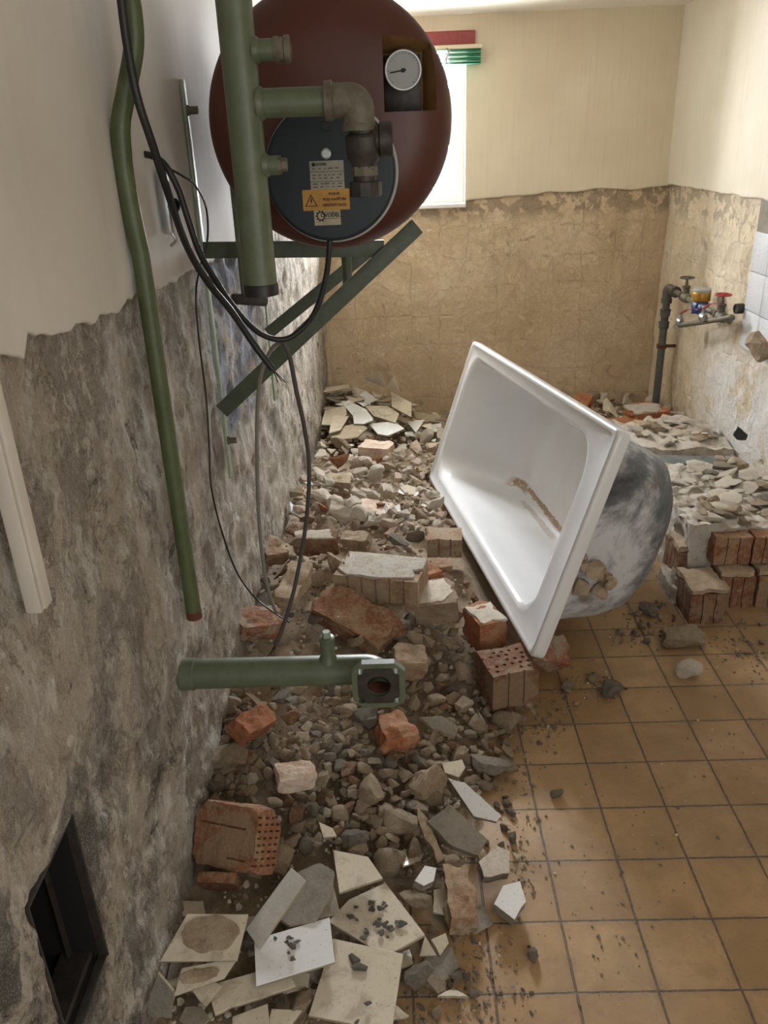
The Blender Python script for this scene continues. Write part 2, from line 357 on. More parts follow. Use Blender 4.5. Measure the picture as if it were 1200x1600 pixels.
# ------------------------------------------------------------------ helpers: objects
def tag(o, label=None, cat=None, group=None, kind=None):
    if label: o['label'] = label
    if cat: o['category'] = cat
    if group: o['group'] = group
    if kind: o['kind'] = kind
    return o
def empty(name, loc, label, cat, group=None, rot=(0, 0, 0)):
    o = bpy.data.objects.new(name, None); COL.objects.link(o); o.empty_display_size = 0.05
    o.location = loc; o.rotation_euler = rot
    return tag(o, label, cat, group)
def link(name, me, mat=None, parent=None, world_coords=True, smooth=False):
    o = bpy.data.objects.new(name, me); COL.objects.link(o)
    if mat is not None:
        for m_ in (mat if isinstance(mat, (list, tuple)) else [mat]): me.materials.append(M[m_] if isinstance(m_, str) else m_)
    if smooth is True: me.polygons.foreach_set('use_smooth', [True]*len(me.polygons))
    if parent is not None:
        o.parent = parent
        if world_coords: o.matrix_parent_inverse = mw(parent).inverted()
    return o
def mw(o):
    m = Matrix.LocRotScale(o.location, o.rotation_euler, o.scale)
    if o.parent: m = mw(o.parent) @ o.matrix_parent_inverse @ m
    return m
def bm_obj(name, bm, mat=None, parent=None, smooth=False, auto=None, wc=True):
    bmesh.ops.recalc_face_normals(bm, faces=bm.faces)
    if auto is not None:
        a = math.radians(auto)
        for f in bm.faces: f.smooth = True
        for e in bm.edges:
            if len(e.link_faces) == 2 and e.calc_face_angle(0) > a: e.smooth = False
    me = bpy.data.meshes.new(name); bm.to_mesh(me); bm.free()
    return link(name, me, mat, parent, wc, smooth)
def recenter(o):
    """put a world-built mesh's origin at its own base centre"""
    vs = o.data.vertices; n_ = len(vs); co = np.empty(n_*3); vs.foreach_get('co', co); co = co.reshape(-1, 3)
    c = Vector(((co[:, 0].min()+co[:, 0].max())/2, (co[:, 1].min()+co[:, 1].max())/2, co[:, 2].min()))
    co -= np.array(c); vs.foreach_set('co', co.ravel()); o.location = Vector(o.location)+c; o.data.update()
    return o
def pydata(name, verts, faces, mat=None, parent=None, smooth=False):
    me = bpy.data.meshes.new(name); me.from_pydata([tuple(v) for v in verts], [], faces); me.update()
    return link(name, me, mat, parent, True, smooth)

def frames(path):
    pts = [Vector(p) for p in path]; out = []
    t0 = (pts[1]-pts[0]).normalized()
    ref = Vector((0, 0, 1)) if abs(t0.z) < 0.9 else Vector((1, 0, 0))
    nrm = (ref-t0*ref.dot(t0)).normalized()
    for i, p in enumerate(pts):
        t = ((pts[min(i+1, len(pts)-1)]-pts[max(i-1, 0)])).normalized()
        nrm = (nrm-t*nrm.dot(t)).normalized(); out.append((p, t, nrm, t.cross(nrm)))
    return out
def add_tube(bm, path, r, seg=20, caps=True, inner=None):
    """r: number or list per point"""
    fr = frames(path); rings = []
    for i, (p, t, a, b) in enumerate(fr):
        ri = r[i] if isinstance(r, (list, tuple)) else r
        rings.append([bm.verts.new(p+(a*math.cos(2*math.pi*k/seg)+b*math.sin(2*math.pi*k/seg))*ri) for k in range(seg)])
    for i in range(len(rings)-1):
        for k in range(seg):
            bm.faces.new((rings[i][k], rings[i][(k+1) % seg], rings[i+1][(k+1) % seg], rings[i+1][k]))
    if caps:
        bm.faces.new(list(reversed(rings[0]))); bm.faces.new(rings[-1])
    return rings
def spline(pts, n=8, closed=False):
    """Catmull-Rom through pts"""
    P = [Vector(p) for p in pts]; out = []
    Q = [P[0]*2-P[1]]+P+[P[-1]*2-P[-2]]
    for i in range(1, len(Q)-2):
        p0, p1, p2, p3 = Q[i-1], Q[i], Q[i+1], Q[i+2]
        for k in range(n):
            t = k/n
            out.append(0.5*((2*p1)+(p2-p0)*t+(2*p0-5*p1+4*p2-p3)*t*t+(3*p1-p0-3*p2+p3)*t*t*t))
    out.append(P[-1]); return out
def fillet(pts, rad, n=8):
    P = [Vector(p) for p in pts]; out = [P[0]]
    for i in range(1, len(P)-1):
        a = (P[i-1]-P[i]); b = (P[i+1]-P[i]); r = min(rad, a.length*0.45, b.length*0.45)
        s = P[i]+a.normalized()*r; e = P[i]+b.normalized()*r
        for k in range(n+1):
            t = k/n; out.append(s*(1-t)**2+P[i]*2*t*(1-t)+e*t*t)
    out.append(P[-1]); return out
def tube(name, path, r, mat, parent=None, seg=20, caps=True):
    bm = bmesh.new(); add_tube(bm, path, r, seg, caps); return bm_obj(name, bm, mat, parent, auto=40)
def lathe_bm(bm, org, axis, prof, seg=32, capa=True, capb=True):
    """prof: (distance along axis, radius)"""
    ax = Vector(axis).normalized(); ref = Vector((0, 0, 1)) if abs(ax.z) < 0.9 else Vector((1, 0, 0))
    a = (ref-ax*ref.dot(ax)).normalized(); b = ax.cross(a); rings = []
    for d, r in prof:
        c_ = Vector(org)+ax*d
        if r < 1e-6: rings.append([bm.verts.new(c_)]); continue
        rings.append([bm.verts.new(c_+(a*math.cos(2*math.pi*k/seg)+b*math.sin(2*math.pi*k/seg))*r) for k in range(seg)])
    for i in range(len(rings)-1):
        A, B = rings[i], rings[i+1]
        for k in range(seg):
            k2 = (k+1) % seg
            if len(A) == 1 and len(B) == 1: continue
            if len(A) == 1: bm.faces.new((A[0], B[k2], B[k]))
            elif len(B) == 1: bm.faces.new((A[k], A[k2], B[0]))
            else: bm.faces.new((A[k], A[k2], B[k2], B[k]))
    if capa and len(rings[0]) > 1: bm.faces.new(list(reversed(rings[0])))
    if capb and len(rings[-1]) > 1: bm.faces.new(rings[-1])
def lathe(name, org, axis, prof, mat, parent=None, seg=32, auto=35):
    bm = bmesh.new(); lathe_bm(bm, org, axis, prof, seg); return bm_obj(name, bm, mat, parent, auto=auto)
def add_box(bm, c, sx, sy, sz, R=None, bev=0.0):
    """box centred at c; R a 3x3 whose columns are its axes"""
    R = R or Matrix.Identity(3)
    m = Matrix.Translation(Vector(c)) @ R.to_4x4() @ Matrix.Diagonal((sx, sy, sz, 1))
    r = bmesh.ops.create_cube(bm, size=1.0, matrix=m)
    if bev > 0:
        es = list({e for v in r['verts'] for e in v.link_edges})
        bmesh.ops.bevel(bm, geom=es, offset=bev, segments=2, affect='EDGES', profile=0.5)
def box(name, c, sx, sy, sz, mat, parent=None, R=None, bev=0.002):
    bm = bmesh.new(); add_box(bm, c, sx, sy, sz, R, bev); return bm_obj(name, bm, mat, parent, auto=30)
def axes(x, z=None):
    """3x3 with first column along x and third as near z as possible"""
    x = Vector(x).normalized(); z = Vector(z or (0, 0, 1)); y = z.cross(x).normalized(); z = x.cross(y)
    return Matrix((x, y, z)).transposed()
def bar(name, p, q, w, t, mat, parent=None, z=None, bev=0.001):
    p, q = Vector(p), Vector(q); return box(name, (p+q)/2, (q-p).length, w, t, mat, parent, axes(q-p, z), bev)

def boolean(o, cutter_bm, op='DIFFERENCE'):
    me = bpy.data.meshes.new('cut'); bmesh.ops.recalc_face_normals(cutter_bm, faces=cutter_bm.faces); cutter_bm.to_mesh(me); cutter_bm.free()
    c = bpy.data.objects.new('cut', me); COL.objects.link(c)
    md = o.modifiers.new('b', 'BOOLEAN'); md.object = c; md.operation = op; md.solver = 'EXACT'
    par = o.parent; mpi = o.matrix_parent_inverse.copy(); o.parent = None
    bpy.context.view_layer.update()
    ev = o.evaluated_get(bpy.context.evaluated_depsgraph_get())
    nm = bpy.data.meshes.new_from_object(ev); o.modifiers.clear(); o.data = nm
    o.parent = par; o.matrix_parent_inverse = mpi
    bpy.data.objects.remove(c); bpy.data.meshes.remove(me); return o

def fr(x, y, z, oct_=5, H=0.9):
    return noise.fractal(Vector((x, y, z)), H, 2.1, oct_)

# ------------------------------------------------------------------ the room
def grid_wall(name, us, vs, pos, mat, skip=None, kind='structure'):
    idx = {}; V = []; Fc = []
    def vid(i, j):
        if (i, j) not in idx: idx[(i, j)] = len(V); V.append(pos(us[i], vs[j]))
        return idx[(i, j)]
    for i in range(len(us)-1):
        for j in range(len(vs)-1):
            if skip and skip((us[i]+us[i+1])/2, (vs[j]+vs[j+1])/2): continue
            Fc.append((vid(i, j), vid(i+1, j), vid(i+1, j+1), vid(i, j+1)))
    o = pydata(name, V, Fc, mat, smooth=True); tag(o, kind=kind); return o
def lines(a, b, step, extra=()):
    k = max(1, round((b-a)/step)); L = [a+(b-a)*i/k for i in range(k+1)]
    return sorted(set([round(x, 5) for x in L]+list(extra)))

# floor and ceiling
fl = pydata('floor', [(-0.8, -2.2, 0), (2.0, -2.2, 0), (2.0, YB+0.3, 0), (-0.8, YB+0.3, 0), (-0.8, -2.2, -0.1), (2.0, -2.2, -0.1), (2.0, YB+0.3, -0.1), (-0.8, YB+0.3, -0.1)],
    [(0, 1, 2, 3), (7, 6, 5, 4), (0, 4, 5, 1), (1, 5, 6, 2), (2, 6, 7, 3), (3, 7, 4, 0)], 'floor'); tag(fl, kind='structure')
bm = bmesh.new(); add_box(bm, (0.55, 1.95, ZC+0.06), 2.7, 6.0, 0.12); tag(bm_obj('ceiling', bm, 'ceiling'), kind='structure')

# left wall, scraped lower part
H0, H1, HZ0, HZ1 = 0.722, 0.878, 0.352, 0.642      # flue opening
def rough_l(y, z):
    d = 0.010*fr(y*2.2, z*2.2, 1.3, 4)+0.007*fr(y*9, z*9, 4.1, 5)
    s = fr(y*5, z*4, 8.8, 4); d += 0.006*max(-1, min(1, (s-0.05)*14))*0.5      # flaked layers
    s2 = fr(y*11+3, z*8, 2.8, 3); d += 0.0035*max(-1, min(1, (s2)*16))*0.5
    d += 0.0025*fr(y*40, z*40, 1.7, 3)
    # slanting trowel scores
    q = (z*0.8+y*0.6)*9+0.6*fr(y*2, z*2, 5.5, 3); q = q-math.floor(q)
    if q < 0.06: d -= 0.004*(1-q/0.06)
    return d
ys = [0.10]
while ys[-1] < YB:
    ys.append(ys[-1]+max(0.008, min(0.02, 0.0068*ys[-1]**1.1)))
ys = sorted(set([y for y in ys if all(abs(y-h) > 0.003 for h in (H0, H1))]+[H0, H1]))
ys[-1] = YB
zs = [z for z in lines(-0.02, 1.36, 0.0105) if all(abs(z-h) > 0.003 for h in (HZ0, HZ1))]; zs = sorted(zs+[HZ0, HZ1])
def pos_l(y, z):
    k = min(1, max(0, (1.31-z)/0.03)); return (lwx(y)+rough_l(y, z)*k-(0.012 if z > 1.31 else 0), y, z)
lw = grid_wall('wall_left', ys, zs, pos_l, 'mortar_l', lambda y, z: H0 < y < H1 and HZ0 < z < HZ1)
# masonry behind the render (keeps the wall thick)
bm = bmesh.new()
for (y0, y1, z0, z1) in ((-2.2, H0, -0.1, ZC+0.1), (H1, YB+0.3, -0.1, ZC+0.1), (H0, H1, -0.1, HZ0), (H0, H1, HZ1, ZC+0.1)):
    add_box(bm, (-0.5, (y0+y1)/2, (z0+z1)/2), 0.30, y1-y0, z1-z0)
for v in bm.verts: v.co.x = lwx(v.co.y, -0.025) if v.co.x > -0.5 else -0.9
add_box(bm, (-0.72, (H0+H1)/2, (HZ0+HZ1)/2), 0.04, H1-H0+0.1, HZ1-HZ0+0.1)
tag(bm_obj('wall_left_masonry', bm, 'mortar_l'), kind='structure')

def slab(name, us, edge, top, pos, thick, mat, hole=None, low=1.36):
    """painted plaster coat: front face from the ragged edge up to the ceiling, with its broken thickness"""
    V = []; Fc = []; fr_ = [0, 0.02, 0.08, 0.2, 0.4, 0.65, 1.0]; up = lines(low, top, 0.03)
    if hole: up = sorted(set(up+[hole[3]]))
    rows = len(fr_)+len(up)
    for u in us:
        e = edge(u)
        V.append(pos(u, e+0.004, -0.004))                     # back of the broken edge
        for k, t in enumerate(fr_):
            V.append(pos(u, e+(low-0.02-e)*t, thick*(0.55 if k == 0 else 1)))
        for z in up: V.append(pos(u, z, thick))
    R_ = rows+1
    for i in range(len(us)-1):
        for j in range(R_-1):
            if hole:
                um = (us[i]+us[i+1])/2; zm = (V[i*R_+j][2]+V[i*R_+j+1][2])/2
                if hole[0] < um < hole[1] and zm < hole[3]: continue
            Fc.append((i*R_+j, (i+1)*R_+j, (i+1)*R_+j+1, i*R_+j+1))
    o = pydata(name, V, Fc, mat, smooth=True); tag(o, kind='structure'); return o
def interp(tab, x):
    if x <= tab[0][0]: return tab[0][1]
    for (a, b), (c_, d) in zip(tab, tab[1:]):
        if x <= c_: return b+(d-b)*(x-a)/(c_-a)
    return tab[-1][1]
_e = [onl(*p) for p in ((0, 562), (20, 562), (26, 524), (70, 523), (98, 518), (103, 508), (135, 503), (142, 494), (170, 490), (196, 462), (206, 455), (222, 458), (262, 441), (288, 421), (303, 416))]
edge_l_tab = [(p.y, p.z) for p in _e]
def edge_l(y):
    b = interp(edge_l_tab, y)
    if y < 0.97: b = 1.275+0.03*fr(y*6, 0, 3, 4)
    if y > 1.95: b = 1.245+0.02*fr(y*5, 0, 3, 4)
    return b+0.007*fr(y*26, 2.0, 0, 5)
def pos_sl(y, z, t):
    return (lwx(y, t)+0.004+0.006*fr(y*1.6, z*1.6, 7.7, 3), y, z)
ysl = lines(-2.2, YB, 0.012)
slab('wall_left_plaster', ysl, edge_l, ZC+0.02, pos_sl, 0.012, 'plaster_l')

# window opening in the back wall
WX0, WX1, WZ0, WZ1 = -0.28, 0.398, 1.160, 1.95
def pos_b(x, z):
    d = 0.008*fr(x*2.5, z*2.5, 11.3, 4)+0.004*fr(x*10, z*10, 4.1, 5)+0.003*max(-1, min(1, fr(x*7, z*6, 2.8, 4)*12))*0.5
    return (x, YB-d*min(1, max(0, (1.24-z)/0.03))+(0.006 if z > 1.24 else 0), z)
xs = [x for x in lines(lwx(YB)-0.03, XR+0.02, 0.016) if abs(x-WX0) > 0.004 and abs(x-WX1) > 0.004]; xs = sorted(xs+[WX0, WX1])
zsb = [z for z in lines(-0.02, 1.34, 0.016) if abs(z-WZ0) > 0.004]; zsb = sorted(zsb+[WZ0])
grid_wall('wall_back', xs, zsb, pos_b, 'mortar_b', lambda x, z: WX0 < x < WX1 and z > WZ0)
def edge_b(x):
    return 1.185+0.012*fr(x*5, 0, 1.2, 5)+0.02*min(1, max(0, (x-0.45)/0.6))
slab('wall_back_plaster', xs, edge_b, ZC+0.02, lambda x, z, t: (x, YB-0.004-t-0.003*fr(x*2, z*2, 3.3, 3), z), 0.012, 'plaster_b', hole=(WX0, WX1, WZ0, WZ1))
bm = bmesh.new()
for (x0, x1, z0, z1) in ((-0.9, WX0, -0.1, ZC+0.1), (WX1, 1.9, -0.1, ZC+0.1), (WX0, WX1, -0.1, WZ0), (WX0, WX1, WZ1, ZC+0.1)):
    add_box(bm, ((x0+x1)/2, YB+0.165, (z0+z1)/2), x1-x0, 0.29, z1-z0)
tag(bm_obj('wall_back_masonry', bm, 'white_frame'), kind='structure')
# right wall
def pos_r(y, z):
    d = 0.010*fr(y*2.5, z*2.5, 21.3, 4)+0.006*fr(y*9, z*9, 14.1, 5)+0.006*max(-1, min(1, fr(y*6, z*5, 12.8, 4)*12))*0.5
    q = math.exp(-((y-4.0)/0.035)**2-((z-0.86)/0.11)**2); d -= 0.035*q       # chiselled pit
    return (XR-d*min(1, max(0, (1.26-z)/0.03))+(0.006 if z > 1.26 else 0), y, z)
ysr = lines(-2.2, 2.2, 0.05)+lines(2.2, YB, 0.015)[1:]
grid_wall('wall_right', ysr, lines(-0.02, 1.36, 0.015), pos_r, 'mortar_r')
def edge_r(y):
    return 1.222+0.012*fr(y*6, 0, 5.2, 5)
slab('wall_right_plaster', ysr, edge_r, ZC+0.02, lambda y, z, t: (XR-0.004-t-0.003*fr(y*2, z*2, 3.3, 3), y, z), 0.012, 'plaster_r')
bm = bmesh.new(); add_box(bm, (XR+0.19, 1.2, ZC/2), 0.32, 7.1, ZC+0.3); tag(bm_obj('wall_right_masonry', bm, 'mortar_r'), kind='structure')

# white tiles still on the right wall, near edge of frame
tt = 0.149
bm = bmesh.new()
rndt = random.Random(5)
for i in range(6):
    for j in range(4):
        y1_ = 3.40-i*(tt+0.003); z0_ = 0.655+j*(tt+0.003)
        if i == 0 and j == 3: continue
        add_box(bm, (XR-0.016, y1_-tt/2, z0_+tt/2), 0.012, tt, tt, None, 0.0015)
tag(bm_obj('wall_right_tiling', bm, 'glaze_clean', auto=30), kind='structure')
bm = bmesh.new(); add_box(bm, (XR-0.010, 2.95, 0.96), 0.006, 0.92, 0.62); tag(bm_obj('wall_right_tile_bed', bm, 'grout_bed'), kind='structure')

# window
wo = bpy.data.objects.new('window_1', None); COL.objects.link(wo); wo.location = ((WX0+WX1)/2, YB+0.12, WZ0); tag(wo, kind='structure')
bm = bmesh.new()
yw = YB+0.11
def frame_bars(bm, x0, x1, z0, z1, w, y, t):
    add_box(bm, (x0+w/2, y, (z0+z1)/2), w, t, z1-z0, None, 0.003); add_box(bm, (x1-w/2, y, (z0+z1)/2), w, t, z1-z0, None, 0.003)
    add_box(bm, ((x0+x1)/2, y, z0+w/2), x1-x0-2*w, t, w, None, 0.003); add_box(bm, ((x0+x1)/2, y, z1-w/2), x1-x0-2*w, t, w, None, 0.003)
frame_bars(bm, WX0, WX1, WZ0, WZ1, 0.04, yw, 0.06); bm_obj('window_frame', bm, 'white_frame', wo, auto=30)
for a_, b_ in ((WX0+0.035, 0.055), (0.06, WX1-0.035)):
    bm = bmesh.new(); frame_bars(bm, a_, b_, WZ0+0.035, WZ1-0.035, 0.045, yw-0.015, 0.045); s_ = bm_obj('window_sash', bm, 'white_frame', wo, auto=30)
    bm = bmesh.new(); add_box(bm, ((a_+b_)/2, yw, (WZ0+WZ1)/2), b_-a_-0.08, 0.004, WZ1-WZ0-0.15); bm_obj('pane', bm, 'glass', s_)
bm = bmesh.new(); add_tube(bm, fillet([(WX1-0.062, yw-0.035, 1.545), (WX1-0.062, yw-0.075, 1.545), (WX1-0.10, yw-0.08, 1.53)], 0.012), 0.006, 12); add_box(bm, (WX1-0.062, yw-0.038, 1.54), 0.018, 0.006, 0.06, None, 0.002); bm_obj('handle', bm, 'white_frame', wo, auto=30)
bm = bmesh.new(); add_box(bm, ((WX0+WX1)/2, YB+0.03, WZ0-0.004), WX1-WX0, 0.13, 0.02, None, 0.003); sl = bm_obj('window_sill', bm, 'white_frame', wo, auto=30)
# red pelmet board, cream board, gathered green blind above the window
o = recenter(box('pelmet_board', (0.06, YB-0.024, 1.920), 0.76, 0.012, 0.062, 'pelmet')); tag(o, 'dark red board fixed flat on the wall above the window', 'board')
bl = empty('window_blind', (0.08, YB-0.05, 1.80), 'green slatted blind pulled up at the top of the window', 'blind')
box('headrail', (0.078, YB-0.045, 1.879), 0.78, 0.06, 0.018, 'beam', bl)
bm = bmesh.new()
for k in range(11): add_box(bm, (0.078, YB-0.045, 1.806+k*0.0062), 0.775, 0.05, 0.0022, axes((1, 0, 0), (0, 0.06*math.sin(k*2.1), 1)), 0)
bm_obj('slats', bm, 'blind', bl)
for xx in (0.30, -0.12):
    bm = bmesh.new(); add_tube(bm, spline([(xx, YB-0.075, 1.875), (xx+0.008, YB-0.08, 1.85), (xx-0.006, YB-0.08, 1.825), (xx+0.004, YB-0.078, 1.795)]), 0.0035, 8); bm_obj('ladder_cord', bm, 'rope', bl)

# ------------------------------------------------------------------ bathtub
TP = Vector((.141, 3.597, .023)); TE1 = Vector((.120, -.989, .089)).normalized(); TE2 = Vector((.318, .123, .940)); TE2 = (TE2-TE1*TE2.dot(TE1)).normalized(); TN = TE1.cross(TE2)
TL, TW = 1.73, 0.668
tub = empty('bathtub', TP, 'white bathtub lying tipped on its long side on the rubble', 'bathtub')
tub.rotation_euler = Matrix((TE1, TE2, TN)).transposed().to_euler()
def rrect(x0, x1, y0, y1, r, z, k=9):
    out = []
    for cx, cy, a0 in ((x1-r, y1-r, 0), (x0+r, y1-r, 90), (x0+r, y0+r, 180), (x1-r, y0+r, 270)):
        for i in range(k+1):
            a = math.radians(a0+90*i/k); out.append(Vector((cx+r*math.cos(a), cy+r*math.sin(a), z)))
    return out
def loft(bm, secs, cap_last=True):
    rings = [[bm.verts.new(p) for p in s] for s in secs]; m_ = len(rings[0])
    for a, b in zip(rings, rings[1:]):
        for k in range(m_): bm.faces.new((a[k], a[(k+1) % m_], b[(k+1) % m_], b[k]))
    if cap_last: bm.faces.new(rings[-1])
    return rings
def tsec(mf, mn, ml, mh, r, z): return rrect(mf, TL-mn, ml, TW-mh, r, z)
bm = bmesh.new()
loft(bm, [tsec(.004, .004, .004, .004, .02, -.040), tsec(0, 0, 0, 0, .022, -.036), tsec(0, 0, 0, 0, .022, -.008), tsec(.003, .003, .003, .003, .022, -.002), tsec(.010, .010, .010, .010, .022, 0),
          tsec(.018, .018, .018, .018, .03, -.003), tsec(.022, .022, .022, .022, .03, -.007), tsec(.060, .12, .050, .050, .10, -.007), tsec(.068, .132, .058, .058, .12, -.011), tsec(.078, .142, .066, .066, .125, -.024),
          tsec(.10, .155, .075, .075, .13, -.07), tsec(.15, .175, .085, .085, .135, -.18), tsec(.21, .20, .098, .098, .14, -.28), tsec(.25, .22, .115, .115, .14, -.325), tsec(.31, .26, .15, .15, .13, -.350), tsec(.40, .36, .22, .22, .08, -.358)])
bm_obj('basin', bm, 'enamel', tub, smooth=False, auto=50, wc=False)
bm = bmesh.new()
S_ = [tsec(.045, .05, .035, .035, .10, -.012), tsec(.055, .07, .045, .045, .12, -.05), tsec(.08, .09, .055, .055, .15, -.14), tsec(.13, .12, .066, .066, .17, -.24), tsec(.18, .16, .085, .085, .18, -.315), tsec(.24, .21, .12, .12, .17, -.358), tsec(.33, .29, .18, .18, .13, -.378), tsec(.45, .42, .25, .25, .06, -.382)]
loft(bm, S_)
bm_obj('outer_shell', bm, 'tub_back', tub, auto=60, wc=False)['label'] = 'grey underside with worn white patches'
# broken mortar still stuck to the underside at the short end
bm = bmesh.new(); rr_ = random.Random(3)
for k in range(9):
    c_ = Vector((1.70-rr_.random()*0.07, 0.17+rr_.random()*0.20, -0.06-rr_.random()*0.12)); s = rr_.uniform(.018, .042)
    pts = [bm.verts.new(c_+Vector((rr_.gauss(0, 1), rr_.gauss(0, 1), rr_.gauss(0, 1))).normalized()*s*rr_.uniform(.7, 1.1)) for _ in range(14)]
    r_ = bmesh.ops.convex_hull(bm, input=pts); bmesh.ops.delete(bm, geom=[g for g in r_['geom_interior'] if isinstance(g, bmesh.types.BMVert)], context='VERTS')
bm_obj('mortar_crust', bm, 'lump', tub, wc=False)['label'] = 'brown mortar stuck to the underside'

# ------------------------------------------------------------------ boiler
YF = 1.81
BC = ony(516, 190, YF); BR = 0.243
boil = empty('boiler', (BC.x, YF, BC.z-BR), 'red-brown horizontal cylinder boiler on green wall brackets', 'boiler')
bm = bmesh.new()
lathe_bm(bm, (BC.x, YF-0.055, BC.z), (0, 1, 0), [(0, 0.0), (0, .10), (.002, .15), (.008, .18), (.018, .205), (.032, .225), (.046, .237), (.060, .2425), (.075, BR), (.30, BR), (.303, BR+.003), (.315, BR+.003), (.318, BR), (.95, BR), (.98, .235), (1.01, .20), (1.03, .12), (1.03, 0)], 96)
shell = bm_obj('shell', bm, ['boiler', 'foam'], boil, auto=35)
g0 = ony(597, 60, YF-.03); g1 = ony(692, 172, YF-.03)
rx0, rx1, rz0, rz1, ryb = g0.x, g1.x, g1.z, g0.z, YF+0.035
rxb = ony(660, 110, ryb).x        # the right side of the cut-out slants inwards
cb = bmesh.new()
q_ = [(rx0, ryb-.30, rz0), (rx1+(rx1-rxb)*2.0, ryb-.30, rz0), (rx1+(rx1-rxb)*2.0, ryb-.30, rz1+.07), (rx0, ryb-.30, rz1+.07), (rx0, ryb, rz0), (rxb, ryb, rz0), (rxb, ryb, rz1-.02), (rx0, ryb, rz1-.02)]
q_ = [cb.verts.new(c_) for c_ in q_]
for f_ in ((0, 1, 2, 3), (7, 6, 5, 4), (0, 4, 5, 1), (1, 5, 6, 2), (2, 6, 7, 3), (3, 7, 4, 0)): cb.faces.new([q_[k] for k in f_])
boolean(shell, cb)
me = shell.data
if len(me.materials) < 2:
    me.materials.clear(); me.materials.append(M['boiler']); me.materials.append(M['foam'])
_pf = [(0, YF-.055), (.10, YF-.055), (.15, YF-.053), (.18, YF-.047), (.205, YF-.037), (.225, YF-.023), (.237, YF-.009), (.2425, YF+.005), (.243, YF+.02)]
for p in me.polygons:
    c_ = p.center; rad = math.hypot(c_.x-BC.x, c_.z-BC.z)
    p.material_index = 1 if (rad < .2405 and c_.y > interp(_pf, rad)+.003 and c_.y < ryb+.01 and c_.x > rx0-.01) else 0
    if p.material_index: p.use_smooth = False
# steel back plate of the recess and its gauge
bm = bmesh.new(); add_box(bm, ((rx0+rxb)/2-.001, ryb-0.004, (rz0+rz1)/2-.011), rxb-rx0-.006, 0.006, rz1-rz0-.026, None, .001)
bm_obj('recess_plate', bm, 'iron', boil, auto=30)
gc = ony(630, 110, ryb-.045)
gau = lathe('thermometer', (gc.x, ryb-.008, gc.z), (0, -1, 0), [(0, .030), (.030, .030), (.030, .0365), (.042, .0365), (.044, .035), (.044, .0325), (.040, .032)], 'steel', boil, 40)
gau['label'] = 'round steel dial thermometer'
bm = bmesh.new(); lathe_bm(bm, (gc.x, ryb-.0475, gc.z), (0, -1, 0), [(0, .0325), (.0006, .0325)], 40); bm_obj('dial', bm, 'dial', gau, auto=30)
yg = ryb-.0488
bm = bmesh.new(); a = math.radians(188)
add_box(bm, (gc.x+math.cos(a)*.010, yg, gc.z+math.sin(a)*.010), .032, .0008, .0026, axes((math.cos(a), 0, math.sin(a)), (0, -1, 0)).copy() if False else Matrix(((math.cos(a), 0, -math.sin(a)), (0, 1, 0), (math.sin(a), 0, math.cos(a)))), 0)
add_box(bm, (gc.x, yg, gc.z), .007, .0012, .007, None, 0.001)
bm_obj('needle', bm, 'ink', gau)
bm = bmesh.new()
for k in range(25):
    a = math.radians(225-270*k/24); rr = .029
    m_ = Matrix(((math.cos(a), 0, -math.sin(a)), (0, 1, 0), (math.sin(a), 0, math.cos(a))))
    add_box(bm, (gc.x+math.cos(a)*rr, yg+.0004, gc.z+math.sin(a)*rr), .004 if k % 4 == 0 else .0022, .0005, .0006, m_, 0)
bm_obj('scale_marks', bm, 'ink', gau)

FONT_N = [0]
def text(s, loc, size, mat, parent, rot=(math.pi/2, 0, 0), name='lettering', bold=0.0, align='LEFT', sx=1.0):
    cu = bpy.data.curves.new('t', 'FONT'); cu.body = s; cu.size = size; cu.align_x = align; cu.align_y = 'CENTER'; cu.offset = bold; cu.extrude = 0.0002
    o = bpy.data.objects.new('t', cu); COL.objects.link(o); bpy.context.view_layer.update()
    me = bpy.data.meshes.new_from_object(o.evaluated_get(bpy.context.evaluated_depsgraph_get()))
    me.transform(Matrix.Diagonal((sx, 1, 1, 1)))
    me.transform(Matrix.Translation(loc) @ Euler(rot).to_matrix().to_4x4())
    bpy.data.objects.remove(o); me.materials.clear()
    return link(name, me, mat, parent)
# blue cover of the electric element
YC = YF-.085
cc = ony(516, 270, YC); CRAD = .127
cover = lathe('element_cover', (cc.x, YC+.07, cc.z), (0, -1, 0), [(0, CRAD), (.066, CRAD), (.0695, CRAD-.004), (.07, CRAD-.008), (.07, 0)], 'blue', boil, 80)
cover['label'] = 'dark blue round cover with stickers'
lathe('gasket', (cc.x+.002, YC+.028, cc.z), (0, -1, 0), [(0, CRAD+.004), (.012, CRAD+.004), (.014, CRAD), (.012, CRAD-.004)], 'gasket', cover, 80)
yl = YC-.0008
def onc(u, v): return ony(u, v, YC)
lathe('cover_screw', onc(509, 240)+Vector((0, .001, 0)), (0, -1, 0), [(0, .010), (.003, .010), (.004, .007), (.008, .007), (.008, 0)], 'steel', cover, 24)
w0 = onc(502, 190); w1 = onc(517, 204); bm = bmesh.new(); add_box(bm, ((w0.x+w1.x)/2, YC-.001, (w0.z+w1.z)/2), w1.x-w0.x, .003, w0.z-w1.z, None, .001); bm_obj('indicator_window', bm, 'black', cover)
def sticker(name, u0, v0, u1, v1, mat, lift=0.0, corner=0):
    a, b = onc(u0, v0), onc(u1, v1)
    bm = bmesh.new(); add_box(bm, ((a.x+b.x)/2, yl-lift, (a.z+b.z)/2), b.x-a.x, .0006, a.z-b.z, None, 0)
    return bm_obj(name, bm, mat, cover), a, b
st1, a, b = sticker('rating_plate', 483, 252, 539, 299, 'label')
W_, H_ = b.x-a.x, a.z-b.z; yt = yl-.0006
for fz in (.345, .66):
    bm = bmesh.new(); add_box(bm, ((a.x+b.x)/2, yt, a.z-H_*fz), W_, .0003, .0007); bm_obj('rule_line', bm, 'ink', st1)
